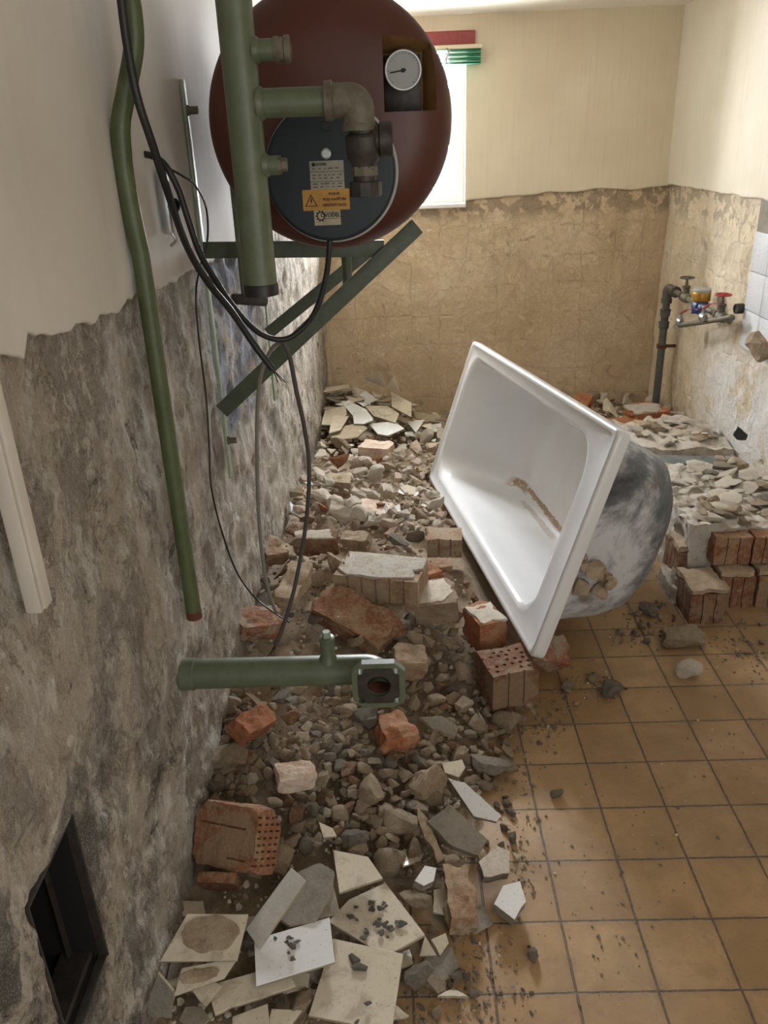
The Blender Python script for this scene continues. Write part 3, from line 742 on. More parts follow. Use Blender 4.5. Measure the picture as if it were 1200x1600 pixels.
bm = bmesh.new(); rr_ = random.Random(8)
for fz in (.24, .45, .55, .73, .83, .93):
    x = a.x+W_*.07
    while x < b.x-W_*.12:
        w = rr_.uniform(.05, .16)*W_; add_box(bm, (x+w/2, yt, a.z-H_*fz), w, .0003, .0016); x += w+W_*rr_.uniform(.03, .12)
bm_obj('fine_print', bm, 'ink_red', st1)
bm = bmesh.new(); lathe_bm(bm, (a.x+W_*.12, yt, a.z-H_*.11), (0, -1, 0), [(0, .0036), (.0003, .0036)], 16); bm_obj('logo', bm, 'ink', st1)
text('DODEL', (a.x+W_*.19, yt, a.z-H_*.11), .0065, 'ink', st1, bold=.0002)
st2, a, b = sticker('logo_sticker', 490, 322, 533, 351, 'label_logo')
W_, H_ = b.x-a.x, a.z-b.z
bm = bmesh.new(); cx_, cz_ = a.x+W_*.26, a.z-H_*.52
lathe_bm(bm, (cx_, yt, cz_), (0, -1, 0), [(0, .0062), (.0003, .0062), (.0003, .0085), (0, .0085)], 24, False, False)
for k in range(10):
    an = 2*math.pi*k/10
    if -0.7 < math.atan2(math.sin(an), math.cos(an)) < 0.7: continue
    m_ = Matrix(((math.cos(an), 0, -math.sin(an)), (0, 1, 0), (math.sin(an), 0, math.cos(an))))
    add_box(bm, (cx_+math.cos(an)*.0097, yt, cz_+math.sin(an)*.0097), .0028, .0004, .0026, m_)
bm_obj('gear_mark', bm, 'ink', st2)
text('OVODEL', (cx_-.001, yt, cz_+.001), .0098, 'ink', st2, bold=.0003)
bm = bmesh.new(); add_box(bm, (cx_+W_*.36, yt, cz_-.0052), W_*.62, .0003, .0008); add_box(bm, (cx_+W_*.36, yt, cz_+.0066), W_*.62, .0003, .0008); bm_obj('rule_line', bm, 'ink', st2)
st3, a, b = sticker('warning_sticker', 472, 297, 547, 327, 'label_yellow', .0007)
W_, H_ = b.x-a.x, a.z-b.z; yt2 = yl-.0014
cx_, cz_ = a.x+W_*.18, a.z-H_*.5
P3 = [(cx_-.0125, cz_-.0115), (cx_+.0125, cz_-.0115), (cx_, cz_+.0115)]
bm = bmesh.new()
o_ = [bm.verts.new((x, yt2, z)) for x, z in P3]; i_ = [bm.verts.new((cx_+(x-cx_)*.78, yt2, cz_-.0015+(z-cz_+.0015)*.78-.0008)) for x, z in P3]
for k in range(3): bm.faces.new((o_[k], o_[(k+1) % 3], i_[(k+1) % 3], i_[k]))
bm_obj('warning_triangle', bm, 'ink', st3)
bm = bmesh.new(); q = [bm.verts.new((cx_+x, yt2, cz_+z)) for x, z in ((.001, .0045), (-.003, -.002), (-.0005, -.001), (-.0012, -.0075), (.003, .0005), (.0007, 0), (.0028, .0045))]; bm.faces.new(q); bm_obj('flash_symbol', bm, 'ink', st3)
text('POZOR', (a.x+W_*.68, yt2, a.z-H_*.23), .0062, 'ink', st3, bold=.0002, align='CENTER')
text('POD NAPĚTÍM', (a.x+W_*.68, yt2, a.z-H_*.49), .0066, 'ink_red', st3, bold=.0003, align='CENTER', sx=1.05)
text('NEBEZPEČÍ ÚRAZU', (a.x+W_*.68, yt2, a.z-H_*.76), .0064, 'ink_red', st3, bold=.0003, align='CENTER', sx=.86)

# ------------------------------------------------------------------ brackets
def bracket(name, Y, label, pts, low):
    """pts: arm wall z, arm end (x,z), brace wall z, brace end (x,z), bar z0,z1"""
    az, (ax, azz), bz, (bx, bzz), z0, z1 = pts
    xw = lwx(Y, .016)
    b = empty(name, (xw, Y, z0), label, 'bracket', 'green steel brackets under the boiler')
    bar('wall_bar', (xw+.004, Y, z0), (xw+.004, Y, z1), .030, .006, 'green_pale', b, (1, 0, 0))['label'] = 'pale green flat bar'
    bar('arm', (xw+.004, Y-.004, az), (ax, Y-.004, azz), .008, .036, 'green_steel', b)
    bar('brace', (xw+.004, Y-.012, bz), (bx, Y-.012, bzz), .008, .038, 'green_steel', b)
    return b, xw
def Z(u, v, Y): return ony(u, v, Y).z
y1 = 1.95
b1, xw = bracket('boiler_bracket', y1, 'nearer green bracket with long brace, bolted to the left wall', (Z(305, 391, y1), (ony(600, 388, y1).x, Z(600, 388, y1)), Z(345, 640, y1), (ony(652, 352, y1).x, Z(652, 352, y1)), Z(348, 745, y1), Z(268, 125, y1)), 0)
for u, v in ((282, 170), (304, 462), (352, 712)):
    p = onl(u-6, v, .03); p.y = y1
    lathe('bolt', (xw, y1, p.z), (1, 0, 0), [(0, .011), (.012, .011), (.012, .008), (.03, .008), (.03, 0)], 'iron_dusty', b1, 6)
y2 = 2.69
b2, xw = bracket('boiler_bracket', y2, 'farther green bracket, partly hidden behind the nearer one', (Z(440, 388, y2), (ony(600, 384, y2).x, Z(600, 384, y2)), Z(411, 520, y2), (ony(588, 382, y2).x, Z(588, 382, y2)), Z(418, 625, y2), Z(385, 330, y2)), 0)
lathe('bolt', (xw, y2, Z(412, 560, y2)), (1, 0, 0), [(0, .011), (.012, .011), (.012, .008), (.03, .008), (.03, 0)], 'iron_dusty', b2, 6)
pz = Z(540, 400, 2.3); tag(recenter(tube('drain_stub', [(ony(541, 400, 2.3).x, 2.3, BC.z-BR+.01), (ony(541, 400, 2.3).x, 2.3, Z(550, 462, 2.3))], .0135, 'green_steel')), 'short green pipe stub hanging under the boiler behind the brace', 'pipe')
# boiler leg pipe down to a small dark foot
yl2 = 1.86; lg = empty('boiler_feed_pipe', ony(396, 466, yl2), 'thin green pipe from the boiler underside to a dark iron fitting', 'pipe')
p0 = ony(386, 462, yl2); tube('pipe', [(p0.x, yl2, p0.z), (p0.x, yl2, BC.z-.02)], .0125, 'green', lg)
q0 = ony(362, 466, yl2); q1 = ony(418, 470, yl2); bar('foot_fitting', (q0.x, yl2, q0.z), (q1.x, yl2, q1.z), .03, .022, 'iron', lg, None, .004)

# ------------------------------------------------------------------ green header pipe in front of the boiler
yv = 1.50
pb_ = ony(408, 448, yv); xv = pb_.x; RV = .0288
hd = empty('header_pipe', (xv, yv, pb_.z-.02), 'thick vertical green pipe with side stubs in front of the boiler', 'pipe')
tube('pipe', [(xv, yv, pb_.z), (xv, yv, ZC-.005)], RV, 'green', hd, 40)
lathe('end_cap', (xv, yv, pb_.z+.006), (0, 0, -1), [(0, RV+.0005), (.004, RV+.002), (.020, RV+.002), (.021, RV-.006), (.012, RV-.008), (.012, 0)], 'black', hd, 40)['label'] = 'black open pipe end'
def weld(z, r):
    lathe('weld_seam', (xv+RV-.006, yv, z), (1, 0, 0), [(0, r+.004), (.006, r+.004), (.011, r+.001), (.011, 0)], 'green', hd, 28)
zs1 = Z(420, 78, yv); x1 = ony(428, 78, yv).x; x2 = ony(452, 76, yv).x
tube('side_stub', [(xv, yv, zs1), (x1+.004, yv, zs1)], .0165, 'green', hd, 28); weld(zs1, .0165)
lathe('stub_fitting', (x1, yv, zs1), (1, 0, 0), [(0, .0185), (.006, .0195), (.008, .0175), (.016, .0175), (.018, .0205), (x2-x1, .0205), (x2-x1+.002, .017), (x2-x1-.006, .015), (x2-x1-.006, 0)], 'iron_dusty', hd, 28)
zs3 = Z(430, 258, yv); x1 = ony(436, 258, yv).x
tube('side_stub', [(xv, yv, zs3), (x1, yv, zs3)], .0155, 'green', hd, 28); weld(zs3, .0155)
lathe('plug', (x1-.002, yv, zs3), (1, 0, 0), [(0, .0150), (.006, .0150), (.006, .011), (.016, .011), (.016, 0)], 'iron_dusty', hd, 6)
zs2 = Z(455, 160, yv); x1 = ony(517, 158, yv).x; xe = ony(561, 200, yv).x; zv1 = Z(561, 196, yv)
tube('branch_pipe', [(xv, yv, zs2), (x1, yv, zs2)], .0225, 'green', hd, 32); weld(zs2, .0225)
bm = bmesh.new(); add_tube(bm, fillet([(x1-.006, yv, zs2), (xe, yv, zs2), (xe, yv, zv1)], .038, 12), .0265, 32)
lathe_bm(bm, (x1-.010, yv, zs2), (1, 0, 0), [(0, .030), (.012, .031), (.015, .0265)], 32); lathe_bm(bm, (xe, yv, zv1+.004), (0, 0, -1), [(0, .0265), (.003, .029), (.012, .029)], 32)
bm_obj('elbow', bm, 'iron_dusty', hd, auto=40)['label'] = 'dusty iron elbow'
va = empty('valve', (xe, yv, Z(572, 305, yv)), 'x', 'valve')
bpy.data.objects.remove(va)
bm = bmesh.new(); zt = zv1-.006; zA = Z(570, 215, yv); zB = Z(570, 262, yv); zC_ = Z(570, 283, yv); zD = Z(570, 306, yv); xo = xe+.006
lathe_bm(bm, (xo, yv, zt), (0, 0, -1), [(0, .024), (.006, .024), (.008, .028), (zt-zA, .031), (zt-zB-.016, .028), (zt-zB-.004, .021), (zt-zB, .021)], 28)
lathe_bm(bm, (xo, yv, zA-.004), (1, 0, 0), [(0, .022), (.026, .022), (.028, .0275), (.047, .0275), (.049, .026), (.049, .022), (.030, .020), (.030, 0)], 28)
vv = bm_obj('safety_valve', bm, 'iron', hd, auto=35); vv['label'] = 'black iron valve with open side outlet'
lathe('valve_nut', (xo, yv, zB+.002), (0, 0, -1), [(0, .0225), (.0145, .0225), (.0145, .018)], 'iron_dusty', hd, 8)
lathe('valve_neck', (xo, yv, zB-.012), (0, 0, -1), [(0, .0195), (zB-.012-zC_+.002, .0195)], 'iron', hd, 24)
lathe('valve_cap', (xo+.001, yv, zC_), (0, 0, -1), [(0, .026), (.002, .0275), (zC_-zD, .0275), (zC_-zD+.001, .026), (zC_-zD-.004, .023), (zC_-zD-.004, 0)], 'iron', hd, 10)

# ------------------------------------------------------------------ thin green riser along the wall
yr = 1.45
def rp(u, v, y=yr): return ony(u, v, y)
xr_ = rp(303, 962).x
pts = [rp(196, -45), rp(207, 20), rp(209, 75), rp(198, 140), rp(189, 190), rp(191, 240), rp(199, 300), Vector((rp(220, 400).x, yr, rp(220, 400).z)), rp(303, 958)]
riser = empty('riser_pipe', pts[-1], 'thin green pipe with a kink running down the left wall, cut off open', 'pipe')
bm = bmesh.new(); path = spline(pts[:-1], 8)+[pts[-1]]; add_tube(bm, path, .0155, 24); bm_obj('pipe', bm, 'green_dark', riser, auto=50)
tl = (pts[-1]-pts[-2]).normalized(); lathe('cut_end', pts[-1]-tl*.008, tl, [(0, .0158), (.018, .0162), (.019, .0145), (.012, .012), (.012, 0)], 'rust', riser, 24)['label'] = 'dark rusty open end'

# ------------------------------------------------------------------ flanged pipe out of the wall, low
yp = 1.41
a = onl(284, 1045); a = Vector((lwx(yp, -.03), yp, ony(285, 1045, yp).z)); e = ony(556, 1046, yp); zf = e.z
fp = empty('flanged_pipe', (a.x, yp, zf), 'green pipe sticking out of the left wall above the gravel, ending in a square flange', 'pipe')
fc = ony(592, 1068, 1.325)
bm = bmesh.new(); add_tube(bm, fillet([(a.x, yp, zf), (fc.x, yp, zf), (fc.x, fc.y+.004, zf-.002)], .055, 12), .0312, 36, False); bm_obj('pipe', bm, 'green', fp, auto=50)
lathe('wall_sleeve', (lwx(yp, .0), yp, zf), (1, 0, 0), [(0, .0335), (.028, .0335), (.030, .0312)], 'green', fp, 36)
bm = bmesh.new(); hw = .052; ch = .020
octo = [(-hw+ch, -hw), (hw-ch, -hw), (hw, -hw+ch), (hw, hw-ch), (hw-ch, hw), (-hw+ch, hw), (-hw, hw-ch), (-hw, -hw+ch)]
fa = [bm.verts.new((fc.x+x, fc.y-.008, fc.z+z)) for x, z in octo]; fb = [bm.verts.new((fc.x+x, fc.y+.008, fc.z+z)) for x, z in octo]
bm.faces.new(fa); bm.faces.new(list(reversed(fb)))
for k in range(8): bm.faces.new((fa[k], fb[k], fb[(k+1) % 8], fa[(k+1) % 8]))
fl_ = bm_obj('flange', bm, 'green', fp, auto=30)
cb = bmesh.new(); lathe_bm(cb, (fc.x, fc.y-.03, fc.z), (0, 1, 0), [(0, .024), (.10, .024)], 32)
for sx in (-1, 1):
    for sz in (-1, 1): lathe_bm(cb, (fc.x+sx*.035, fc.y-.03, fc.z+sz*.035), (0, 1, 0), [(0, .0065), (.06, .0065)], 14)
boolean(fl_, cb)
bm = bmesh.new()
oc2 = [(x*.78, z*.78) for x, z in octo]
for yy in (fc.y-.0095,):
    A_ = [bm.verts.new((fc.x+x, yy, fc.z+z)) for x, z in oc2]; B_ = [bm.verts.new((fc.x+x, fc.y-.0075, fc.z+z)) for x, z in oc2]
    bm.faces.new(A_); bm.faces.new(list(reversed(B_)))
    for k in range(8): bm.faces.new((A_[k], B_[k], B_[(k+1) % 8], A_[(k+1) % 8]))
gk = bm_obj('gasket', bm, 'rust', fp); cb = bmesh.new(); lathe_bm(cb, (fc.x, fc.y-.03, fc.z), (0, 1, 0), [(0, .0235), (.10, .0235)], 32)
for sx in (-1, 1):
    for sz in (-1, 1): lathe_bm(cb, (fc.x+sx*.035, fc.y-.03, fc.z+sz*.035), (0, 1, 0), [(0, .0065), (.06, .0065)], 14)
boolean(gk, cb); gk['label'] = 'dark rusty gasket'; gk.data.materials.clear(); gk.data.materials.append(M['iron'])
bm = bmesh.new(); lathe_bm(bm, (fc.x, fc.y+.001, fc.z), (0, 1, 0), [(0, .0236), (.05, .0236)], 32, False, True); bm_obj('bore', bm, 'rust', fp)['label'] = 'rusty inside of the pipe'
us_ = ony(512, 1020, yp).x
bm = bmesh.new(); lathe_bm(bm, (us_, yp, zf+.02), (0, 0, 1), [(0, .022), (.012, .018), (.018, .0148), (.052, .0148), (.054, .0165), (.060, .0165), (.062, .013)], 24); sb = bm_obj('stub', bm, 'green', fp, auto=35)
lathe('plug', (us_, yp, zf+.080), (0, 0, 1), [(0, .009), (.014, .009), (.015, .008), (.015, 0)], 'green_pale', sb, 6)

# ------------------------------------------------------------------ cables
def cable(name, pts, r, mat, label, end=None, cat='cable'):
    P = spline(pts, 10); o = empty(name, P[-1], label, cat)
    bm = bmesh.new(); add_tube(bm, P, r, 12); bm_obj('sheath', bm, mat, o, auto=60)
    if end:
        for k in range(3):
            d = (P[-1]-P[-2]).normalized(); s_ = Vector(((k-1)*.003, .002*(k % 2), -.001))
            tube('core', [P[-1]-d*.004, P[-1]+d*.012+s_, P[-1]+d*.03+s_*2.5], .0012, end, o, 6)
    return o
# first cable hangs in front of the riser
def cy(*L): return [ony(u, v, y) for u, v, y in L]
cable('cable', cy((186, -30, 1.41), (197, 60, 1.41), (214, 150, 1.41), (238, 225, 1.43), (262, 300, 1.47), (290, 380, 1.56), (322, 437, 1.60), (362, 487, 1.64), (398, 540, 1.66), (426, 577, 1.66)), .0068, 'black', 'thick black cable hanging from above, crossing the green riser, its end cut', 'iron')
cable('cable', cy((516, 366, 1.735), (514, 395, 1.735), (510, 430, 1.74), (498, 475, 1.74), (478, 508, 1.74), (446, 530, 1.73), (408, 522, 1.71), (372, 488, 1.68), (338, 440, 1.65), (312, 395, 1.63), (293, 340, 1.62), (278, 295, 1.62), (258, 258, 1.62), (238, 244, 1.63))+[onl(218, 240, .004)], .0060, 'black', 'black cable looping from the blue cover down and back up to the left wall')
cable('wire', [onl(262, 262, .03), onl(285, 275, .06), onl(305, 290, .06), onl(322, 325, .05), onl(324, 375, .05), onl(312, 420, .03), onl(306, 465, .02), onl(312, 540, .018), onl(322, 620, .018), onl(327, 700, .018), onl(330, 760, .018), onl(345, 825, .02), onl(368, 890, .03), ony(395, 930, 1.93), ony(425, 955, 1.88), ony(452, 972, 1.83)], .0022, 'black', 'thin black wire dangling down the left wall into the rubble', cat='wire')
cable('cable', cy((443, 533, 1.74), (425, 545, 1.76), (408, 585, 1.78), (402, 650, 1.80), (402, 730, 1.82), (404, 800, 1.84), (410, 870, 1.85), (420, 925, 1.84), (432, 958, 1.80)), .0046, 'wire_grey', 'flat light grey cable hanging to the rubble, nearer the left wall')
cable('cable', cy((440, 530, 1.73), (452, 555, 1.73), (463, 610, 1.74), (476, 670, 1.76), (483, 730, 1.78), (480, 800, 1.80), (470, 870, 1.80), (456, 935, 1.78), (440, 985, 1.74), (430, 1008, 1.72)), .0050, 'wire_dark', 'dark grey cable hanging to the rubble, nearer the bathtub', 'black')

# socket plate, trunking, flue door frame
yk = onl(236, 320).y
sp = empty('socket_plate', (lwx(yk, .018), yk, onl(240, 370).z), 'bent chrome switch plate with a black knob beside the green riser', 'switch')
zt_, zb_ = onl(228, 268).z, onl(243, 366).z
bm = bmesh.new(); add_box(bm, (lwx(yk, .028), yk, (zt_+zb_)/2), .018, .030, zt_-zb_, None, .005); bm_obj('plate', bm, 'steel', sp, auto=30)
lathe('knob', (lwx(yk, .036), yk, Z(237, 322, yk)), (1, -.5, 0), [(0, .013), (.014, .013), (.016, .011), (.016, .008), (.010, .007), (.010, 0)], 'black', sp, 20)
bm = bmesh.new(); add_tube(bm, spline([(lwx(yk, .03), yk, zb_+.004), (lwx(yk, .038), yk, zb_-.012), (lwx(yk, .030), yk-.01, zb_-.022)]), .003, 8); bm_obj('broken_tab', bm, 'steel', sp)
yc = 0.893; zc0 = onl(45, 945).z
tr = empty('cable_trunking', (lwx(yc, .012), yc, zc0), 'white plastic cable trunking standing upright on the left wall', 'trunking')
bm = bmesh.new(); add_box(bm, (lwx(yc, .016), yc, zc0+.35), .020, .031, .70, None, .002); bm_obj('channel', bm, 'white_plastic', tr, auto=30)
bm = bmesh.new(); add_box(bm, (lwx(yc, .029), yc-.002, zc0+.352), .006, .022, .695, None, .002); bm_obj('cover_strip', bm, 'white_plastic', tr, auto=30)
fd = empty('flue_frame', (lwx(.8), .8, HZ0), 'rusty steel frame lining the black opening low in the left wall', 'frame')
bm = bmesh.new(); yA, yB_, t_ = H0+.001, H1-.001, .004
for (y0, y1_, z0, z1) in ((yA, yA+t_, HZ0, HZ1), (yB_-t_, yB_, HZ0, HZ1), (yA, yB_, HZ0, HZ0+t_), (yA, yB_, HZ1-t_, HZ1)):
    add_box(bm, (lwx((y0+y1_)/2, -.006), (y0+y1_)/2, (z0+z1)/2), .016, y1_-y0, z1-z0, None, .001)
bm_obj('outer_frame', bm, 'iron', fd)
bm = bmesh.new()
add_box(bm, (lwx(.86, -.055), yB_-.008, (HZ0+HZ1)/2), .003, .016, HZ1-HZ0-.02, None, .0005)
bm_obj('inner_lip', bm, 'iron', fd)
bm = bmesh.new(); add_box(bm, (lwx(.8, -.045), .8, HZ0+.006), .05, .150, .012, None, .003); bm_obj('sill_ledge', bm, 'iron', fd)
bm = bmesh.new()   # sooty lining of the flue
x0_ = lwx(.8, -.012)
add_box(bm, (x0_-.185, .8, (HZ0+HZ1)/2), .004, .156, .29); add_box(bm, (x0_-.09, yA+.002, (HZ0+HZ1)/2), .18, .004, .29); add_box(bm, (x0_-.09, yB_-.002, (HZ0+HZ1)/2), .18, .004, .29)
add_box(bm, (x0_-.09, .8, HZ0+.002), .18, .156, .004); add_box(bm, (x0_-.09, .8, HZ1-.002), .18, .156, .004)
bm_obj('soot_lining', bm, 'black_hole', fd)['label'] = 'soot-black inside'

# ------------------------------------------------------------------ water meter on the right wall
XM = XR-.075
def mx(u, v, x=XM): return onx(u, v, x)
wp = empty('waste_pipe', mx(1025, 612), 'dark grey plastic pipe standing in the back right corner', 'pipe')
pa, pb2, pc = mx(1026, 620), mx(1042, 458), mx(1075, 455)
yq = (pa.y+pb2.y)/2
pa = Vector((XM, yq, .10)); zq = mx(1044, 450).z; xq = XM
bm = bmesh.new(); add_tube(bm, [pa, (XM, yq, zq-.04)], .019, 24); bm_obj('pipe', bm, 'grey_pipe', wp, auto=40)
for za, zb3, r in ((1030, 483, .025), (1028, 502, .025)):
    zz = mx(za, zb3).z; lathe('coupling', (XM, yq, zz-.018), (0, 0, 1), [(0, .0215), (.006, .025), (.028, .025), (.030, .027), (.036, .027)], 'grey_pipe', wp, 24)
bm = bmesh.new(); add_tube(bm, fillet([(XM, yq, zq-.07), (XM, yq, zq), (XM, yq-.12, zq)], .05, 10), .0235, 24); lathe_bm(bm, (XM, yq, zq-.075), (0, 0, 1), [(0, .027), (.022, .027)], 24); lathe_bm(bm, (XM, yq-.10, zq), (0, -1, 0), [(0, .027), (.03, .027)], 24); bm_obj('elbow', bm, 'grey_pipe', wp, auto=40)
zc2 = mx(1030, 538).z
cl = empty('pipe_clip', (XR-.02, yq, zc2), 'rusty pipe clip holding the grey waste pipe to the right wall', 'clip')
lathe('ring', (XM, yq, zc2-.010), (0, 0, 1), [(0, .0195), (0, .025), (.020, .025), (.020, .0195)], 'rust', cl, 24); tube('stem', [(XM+.02, yq, zc2), (XR-.004, yq, zc2)], .008, 'rust', cl, 12)
# horizontal run towards the viewer: stop valve, meter, second stop valve
run_y0 = yq-.12; YE = mx(1142, 488).y
wm = empty('water_meter', (XM, mx(1095, 478).y, zq-.05), 'blue and brass water meter with stop valves on the right wall', 'water meter')
def valve(yc3, wheelmat, zoff=.0):
    bm = bmesh.new(); lathe_bm(bm, (XM, yc3+.045, zq), (0, -1, 0), [(0, .017), (.012, .022), (.02, .022), (.022, .017), (.04, .024), (.05, .024), (.066, .017), (.070, .022), (.080, .022), (.09, .015)], 20)
    lathe_bm(bm, (XM, yc3, zq+.01), (0, 0, 1), [(0, .017), (.03, .015), (.032, .018), (.042, .018), (.044, .009), (.060, .006), (.082, .005)], 16)
    v_ = bm_obj('valve_body', bm, 'iron_dusty', wm, auto=40)
    bm = bmesh.new(); cz = zq+.090
    ringp = [Vector((XM+.030*math.cos(2*math.pi*k/24), yc3+.030*math.sin(2*math.pi*k/24), cz)) for k in range(25)]; add_tube(bm, ringp, .0042, 8, False)
    for k in range(4):
        an = math.pi/2*k+.4; add_tube(bm, [(XM, yc3, cz-.004), (XM+.029*math.cos(an), yc3+.029*math.sin(an), cz)], .003, 6)
    lathe_bm(bm, (XM, yc3, cz-.008), (0, 0, 1), [(0, .008), (.012, .008)], 12); bm_obj('hand_wheel', bm, wheelmat, v_, auto=50)
yv1 = mx(1072, 452).y; ym = mx(1095, 468).y; yv2 = mx(1128, 478).y
tube('pipe', [(XM, run_y0+.02, zq), (XM, YE, zq)], .013, 'iron_dusty', wm)
valve(yv1, 'iron_dusty'); valve(yv2, 'red_paint')
lathe('meter_body', (XM, ym+.05, zq-.004), (0, -1, 0), [(0, .016), (.01, .022), (.02, .022), (.024, .030), (.036, .036), (.064, .036), (.076, .030), (.08, .022), (.09, .022), (.1, .016)], 'blue_paint', wm, 24)['label'] = 'dark blue meter body'
lathe('meter_ring', (XM, ym, zq+.022), (0, 0, 1), [(0, .040), (.034, .042), (.038, .040)], 'brass', wm, 32)['label'] = 'brass ring'
lathe('meter_lid', (XM, ym, zq+.060), (0, 0, 1), [(0, .041), (.010, .041), (.014, .036), (.014, 0)], 'dial', wm, 32)
# lower outlet pipe with a ball tap
pz1 = mx(1142, 492).z; pl1 = Vector((XM, YE, zq)); tp0 = mx(1068, 507, XM-.02)
op = empty('outlet_pipe', mx(1145, 493), 'dusty branch pipe with chrome ball valves and red levers under the water meter', 'pipe')
q1 = mx(1140, 492); q2 = mx(1072, 508)
bm = bmesh.new(); add_tube(bm, fillet([(XM, YE+.01, zq), (XM, YE-.03, q1.z), (q1.x-.012, q1.y-.005, q1.z-.012), (q2.x-.03, q2.y, q2.z)], .02, 6), .012, 16); bm_obj('pipe', bm, 'iron_dusty', op, auto=50)
for (u, v, m_, L_) in ((1062, 502, 'steel', 0), (1098, 495, 'steel', 1)):
    p = mx(u, v, XM-.035); bm = bmesh.new(); lathe_bm(bm, (p.x, p.y+.025, p.z), (0, -1, 0), [(0, .013), (.01, .016), (.02, .019), (.03, .019), (.04, .016), (.05, .013)], 16)
    lathe_bm(bm, (p.x, p.y, p.z), (0, 0, 1), [(0, .010), (.025, .009), (.027, .006), (.034, .006)], 12)
    if L_ == 0: lathe_bm(bm, (p.x, p.y+.01, p.z), (-.3, .5, -1), [(0, .010), (.03, .009), (.032, .012), (.04, .012)], 12)
    tv = bm_obj('ball_valve', bm, 'steel', op, auto=40); tv['label'] = 'chrome ball valve'
    a_, b_ = (p+Vector((0, 0, .034))), (mx(1092, 487, XM-.04) if L_ == 0 else mx(1125, 478, XM-.04))
    bm = bmesh.new(); P_ = fillet([a_, a_+(b_-a_)*.35+Vector((0, 0, .016)), b_+Vector((0, 0, .01))], .01, 4)
    for s_, t_ in zip(P_, P_[1:]): add_box(bm, (s_+t_)/2, (t_-s_).length+.002, .012, .004, axes(t_-s_), 0)
    bm_obj('lever', bm, 'red_paint', tv)['label'] = 'red lever'
p = mx(1090, 482, XM-.035); tag(recenter(box('seal_tag', p+Vector((0, 0, -.012)), .004, .05, .022, 'blue_plastic', None, axes((0.1, 1, 0)))), 'small blue plastic seal hanging under the water meter', 'seal')
pn = onx(1160, 482, XR-.02); st_ = empty('capped_stub', pn, 'capped dark pipe stub coming out of the right wall', 'pipe')
lathe('stub', (XR-.002, pn.y, pn.z), (-1, 0, 0), [(0, .016), (.03, .016)], 'iron_dusty', st_, 16); lathe('cap', (XR-.02, pn.y, pn.z), (-1, -.1, 0), [(0, .021), (.030, .021), (.030, .015), (.026, .015), (.026, 0)], 'iron', st_, 12)

# ------------------------------------------------------------------ rubble: height of the heap
HP = [ # u, v, height
 (740,1600,0),(765,1500,0),(800,1440,0),(815,1330,0),(812,1220,0),(870,1110,0),(905,1085,0),(930,960,0),(640,1620,.01),(480,1620,.03),(300,1620,.05),
 (560,1540,.02),(450,1480,.04),(330,1450,.08),(260,1560,.06),(600,1440,.02),(700,1370,.03),(660,1270,.06),(500,1320,.08),(400,1330,.10),(360,1240,.16),
 (600,1180,.10),(430,1150,.18),(500,1100,.16),(700,1160,.05),(770,1150,.02),(650,1060,.12),(390,1010,.24),(540,980,.20),(600,900,.24),(690,920,.17),(770,970,.08),(820,1060,.02),
 (440,870,.26),(450,780,.24),(540,800,.22),(640,770,.08),(600,710,.09),(520,710,.13),(630,680,.07),(515,650,.16),(530,605,.21),(600,612,.15),(650,640,.06),(695,640,.03),(660,720,.06),(720,830,.10),
 (905,625,.06),(960,640,.08),(1000,650,.12),(1060,650,.12),(1120,670,.15),(985,690,.10),(1080,690,.2),(1160,700,.22),
 (1010,985,.0),(1060,1000,.0),(1000,900,.01),(960,800,.02),(1200,1000,.01),(1100,1080,0),(1000,1100,0),(950,1300,0),(1100,1400,0),(850,1500,0),(1190,1200,0),(940,1570,0)]
hp = np.array([tuple(onz(u, v, h))[:2]+(h,) for u, v, h in HP])
hp[hp[:, 2] == 0, 2] = -0.03
def HF(x, y):
    x = np.asarray(x, float); y = np.asarray(y, float)
    s = 0.075+0.035*np.maximum(0, y-1.0)
    d2 = (x[..., None]-hp[:, 0])**2+((y[..., None]-hp[:, 1])*0.8)**2
    w = np.exp(-d2/(2*s[..., None]**2))+1e-4/(d2+0.05)**2
    h = (w*hp[:, 2]).sum(-1)/w.sum(-1)
    dx = x-(.141+.207*(3.597-y)/1.71)                   # the tub lies on the heap: nothing pokes into it
    cap = np.maximum(-.03, .023+.153*(3.597-y)/1.71-.035-.36*dx)
    under = (dx > -.02) & (dx < .55) & (y > 1.86) & (y < 3.63)
    return np.where(under, np.minimum(h, cap), h)
def H1(x, y): return float(HF(np.array([x]), np.array([y]))[0])
def on_heap(u, v, lift=0.0):
    d = ray(u, v); lo, hi = (CAM_H-0.5)/-d.z, CAM_H/-d.z
    t = lo
    while t < hi:
        P = CO+d*t
        if P.z <= max(0, H1(P.x, P.y))+lift: return P
        t += 0.012
    return CO+d*hi

# bed of mortar dust under the pieces
bx = np.arange(-0.56, XR+0.05, 0.016); by = np.arange(0.62, YB+0.05, 0.018)
GX, GY = np.meshgrid(bx, by, indexing='ij'); HH = HF(GX, GY)
V = []; Fc = []; idx = {}
nz_ = np.array([[0.010*fr(x*9, y*9, 3.3, 4)+0.006*fr(x*40, y*40, 5.3, 2) for y in by] for x in bx])
HH2 = HH-np.minimum(.065, .010+.42*np.maximum(HH, 0))+nz_
for i in range(len(bx)-1):
    for j in range(len(by)-1):
        q = ((i, j), (i+1, j), (i+1, j+1), (i, j+1))
        if max(HH2[a] for a in q) < -0.004: continue
        if bx[i] < lwx(by[j], -0.03): continue
        f = []
        for a in q:
            if a not in idx: idx[a] = len(V); V.append((bx[a[0]], by[a[1]], max(-0.01, HH2[a])))
            f.append(idx[a])
        Fc.append(f)
o = pydata('mortar_dust', V, Fc, 'bed', smooth=True); tag(o, 'brown mortar dust and sand bedding the rubble heap', 'dust', kind='stuff')

